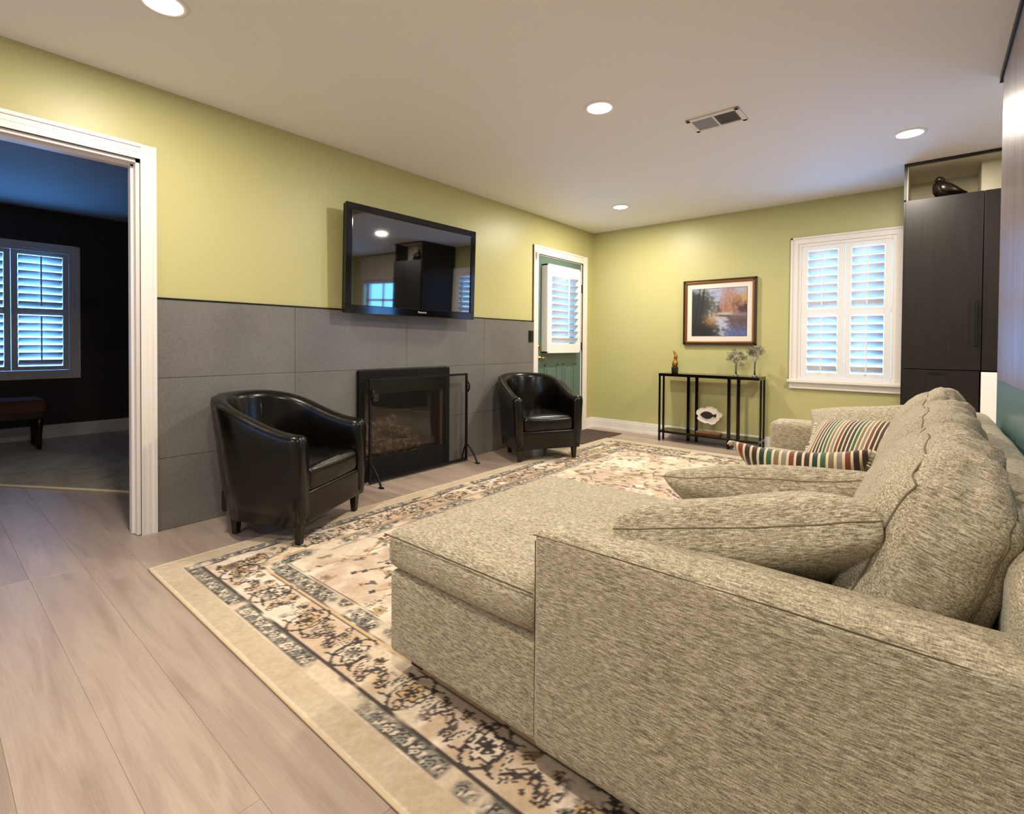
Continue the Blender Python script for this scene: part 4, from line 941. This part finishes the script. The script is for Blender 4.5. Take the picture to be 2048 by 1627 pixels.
bm.faces.new(Fv_[0][::-1]); bm.faces.new(Fv_[-1])
def stone():
    m = mat('white_stone', lin(226, 216, 204), .7); v = coords(m); n_ = noi(m, v, 40, 4, .7); bump(m, n_, .8, .01); return m
obj('slab', bm, stone(), fs)
bm = new_bm(); fish = [(-.085, .0), (-.065, .022), (-.035, .038), (0, .040), (.03, .028), (.05, .013), (.062, .010), (.085, .022), (.083, .0), (.080, -.018), (.062, -.006), (.045, -.014), (.02, -.034), (-.015, -.042), (-.05, -.030), (-.07, -.016)]
a_ = [bm.verts.new((x_-.004, -.0105, .197+z_)) for x_, z_ in fish]; b2 = [bm.verts.new((x_*.88-.004, -.021, .197+z_*.85)) for x_, z_ in fish]
for k in range(len(fish)): bm.faces.new((a_[k], a_[(k+1) % len(fish)], b2[(k+1) % len(fish)], b2[k]))
bm.faces.new(b2); obj('fish', bm, mat('dark_fossil', lin(34, 22, 22), .45), fs)

# ------------------------------------------------------------------ painting
pf = empty('framed_painting', (1.543, YB-.002, 1.40)); tag(pf, 'framed river landscape painting in a gold frame above the console', 'painting')
pw2, ph2 = .752/2, .70/2
M_frame = mat('gilt_frame', lin(128, 84, 34), .35, .45); M_fdark = mat('dark_frame_edge', lin(44, 26, 16), .4)
bm = new_bm(); f_ = .014
for x0, x1, z0, z1 in ((-pw2, pw2, ph2-f_, ph2), (-pw2, pw2, -ph2, -ph2+f_), (-pw2, -pw2+f_, -ph2, ph2), (pw2-f_, pw2, -ph2, ph2)): box(bm, x0, x1, -.034, -.001, z0, z1)
obj('outer_moulding', bm, M_fdark, pf)
bm = new_bm(); a, b = pw2-f_, ph2-f_; f2 = .026
for x0, x1, z0, z1 in ((-a, a, b-f2, b), (-a, a, -b, -b+f2), (-a, -a+f2, -b, b), (a-f2, a, -b, b)): box(bm, x0, x1, -.030, -.004, z0, z1)
obj('inner_moulding', bm, M_frame, pf, bevel=.008)
bm = new_bm(); a -= f2; b -= f2; box(bm, -a, a, -.014, -.006, -b, b); obj('mount', bm, mat('white_mount', lin(226, 216, 206), .8), pf)
iw, ih = a-.055, b-.058; nx2, ny2 = 150, 130
u = np.linspace(0, 1, nx2)[None, :]+np.zeros((ny2, 1)); v = np.linspace(0, 1, ny2)[:, None]+np.zeros((1, nx2))
q1 = vnoise((ny2, nx2), (9, 9), 11); q2 = vnoise((ny2, nx2), (24, 24), 12); q3 = vnoise((ny2, nx2), (50, 40), 13); qv = vnoise((ny2, nx2), (5, 34), 14)
def lay(col, m, c, a=1.0):
    m = np.clip(m, 0, 1)[..., None]*a; col[:] = col*(1-m)+np.array(c, float)*m
P = np.zeros((ny2, nx2, 3)); P[:] = np.array((158, 166, 200.)); lay(P, (q1-.3)*1.2, (184, 180, 196), .6)
j = (q2-.5)*.12+(q3-.5)*.08
sm = lambda x, k=30: 1/(1+np.exp(-np.clip(x*k, -40, 40)))
lay(P, sm(.62+.5*np.clip(u-.5, 0, 1)*1.3+j-v)*sm(u-.50+j*.5)*sm(v-.40), (190, 156, 104)); lay(P, sm(.55-np.abs(u-.68)*.9+j*1.2-np.abs(v-.52)*.4-.30)*sm(u-.52)*sm(v-.42), (160, 112, 92), .8)
lay(P, sm((qv-.5)*.5)*sm(u-.58)*sm(v-.40)*sm(.8-v), (120, 84, 66), .55); lay(P, sm(u-.84+j)*sm(.66-v+j), (58, 34, 46), .9)
lay(P, sm(.62+j-v)*sm(u-.30)*sm(.50-u)*sm(v-.52)*sm(.03-np.abs(u-.43)+.05*(1-v)), (96, 84, 56)); lay(P, sm(.60-np.abs(u-.49)*1.6+j-v+.02)*sm(v-.50)*sm(.11-np.abs(u-.49)), (62, 38, 66))
water = sm(.46-v, 60); lay(P, water, (178, 186, 208)); lay(P, water*sm(u-.66+j*1.3)*sm(.46-v), (92, 72, 72)); lay(P, water*sm(u-.62+j)*sm(.18-v+j), (86, 104, 168), .8)
lay(P, sm(.035-np.abs(v-.455-.02*np.sin(u*9)), 90)*sm(u-.34)*sm(.72-u), (196, 186, 172)); lay(P, sm(.018-np.abs(v-.425-(u-.5)*-.06), 120)*sm(u-.46)*sm(.74-u), (70, 40, 44))
lt = .36-.10*np.clip(v-.75, 0, 1)*4-.05*np.sin(v*7)+j*1.6
lay(P, sm(lt-u)*sm(.93+j-v), (58, 62, 50)); lay(P, sm(lt-u)*sm(.93+j-v)*sm((q2-.62)*.5), (128, 132, 112), .55); lay(P, sm(lt-.14-u)*sm(.95-v), (34, 38, 38), .8)
lay(P, sm(.50-u-.5*np.abs(v-.08)+j*1.6)*sm(.42-v+j), (46, 42, 36)); lay(P, sm(.10-np.hypot(u-.36, (v-.31)*.9)+j*.9), (168, 126, 86), .9); lay(P, sm(.22-v)*sm(.46-u), (30, 28, 32), .75); lay(P, sm(.012-np.hypot(u-.42, v-.10)+j*.2, 90), (190, 190, 196))
for tx in (.09, .17): lay(P, sm(.012-np.abs(u-tx-.12*(v-.5)), 160)*sm(v-.2), (24, 26, 28), .8)
P *= (1+(q3-.5)*.22)[..., None]; P = np.clip(P, 0, 255)
vv = np.stack([(u*2-1)*iw, np.full_like(u, -.0155), (v*2-1)*ih], -1).reshape(-1, 3); ii = np.arange(ny2*nx2).reshape(ny2, nx2)
qd = np.stack([ii[:-1, :-1], ii[:-1, 1:], ii[1:, 1:], ii[1:, :-1]], -1).reshape(-1, 4)
me = bpy.data.meshes.new('canvas'); me.from_pydata(vv.tolist(), [], qd.tolist()); at = me.color_attributes.new('Col', 'FLOAT_COLOR', 'POINT'); c4 = np.ones((len(vv), 4)); c4[:, :3] = s2l(P.reshape(-1, 3)); at.data.foreach_set('color', c4.ravel())
me.materials.append(attr_mat('oil_paint', .45)); o = bpy.data.objects.new('canvas', me); C.objects.link(o); o.parent = pf
bm = new_bm()
for x0, x1, z0, z1 in ((-iw-.004, iw+.004, ih, ih+.004), (-iw-.004, iw+.004, -ih-.004, -ih), (-iw-.004, -iw, -ih, ih), (iw, iw+.004, -ih, ih)): box(bm, x0, x1, -.0165, -.0138, z0, z1)
obj('mount_bevel', bm, M_fdark, pf)
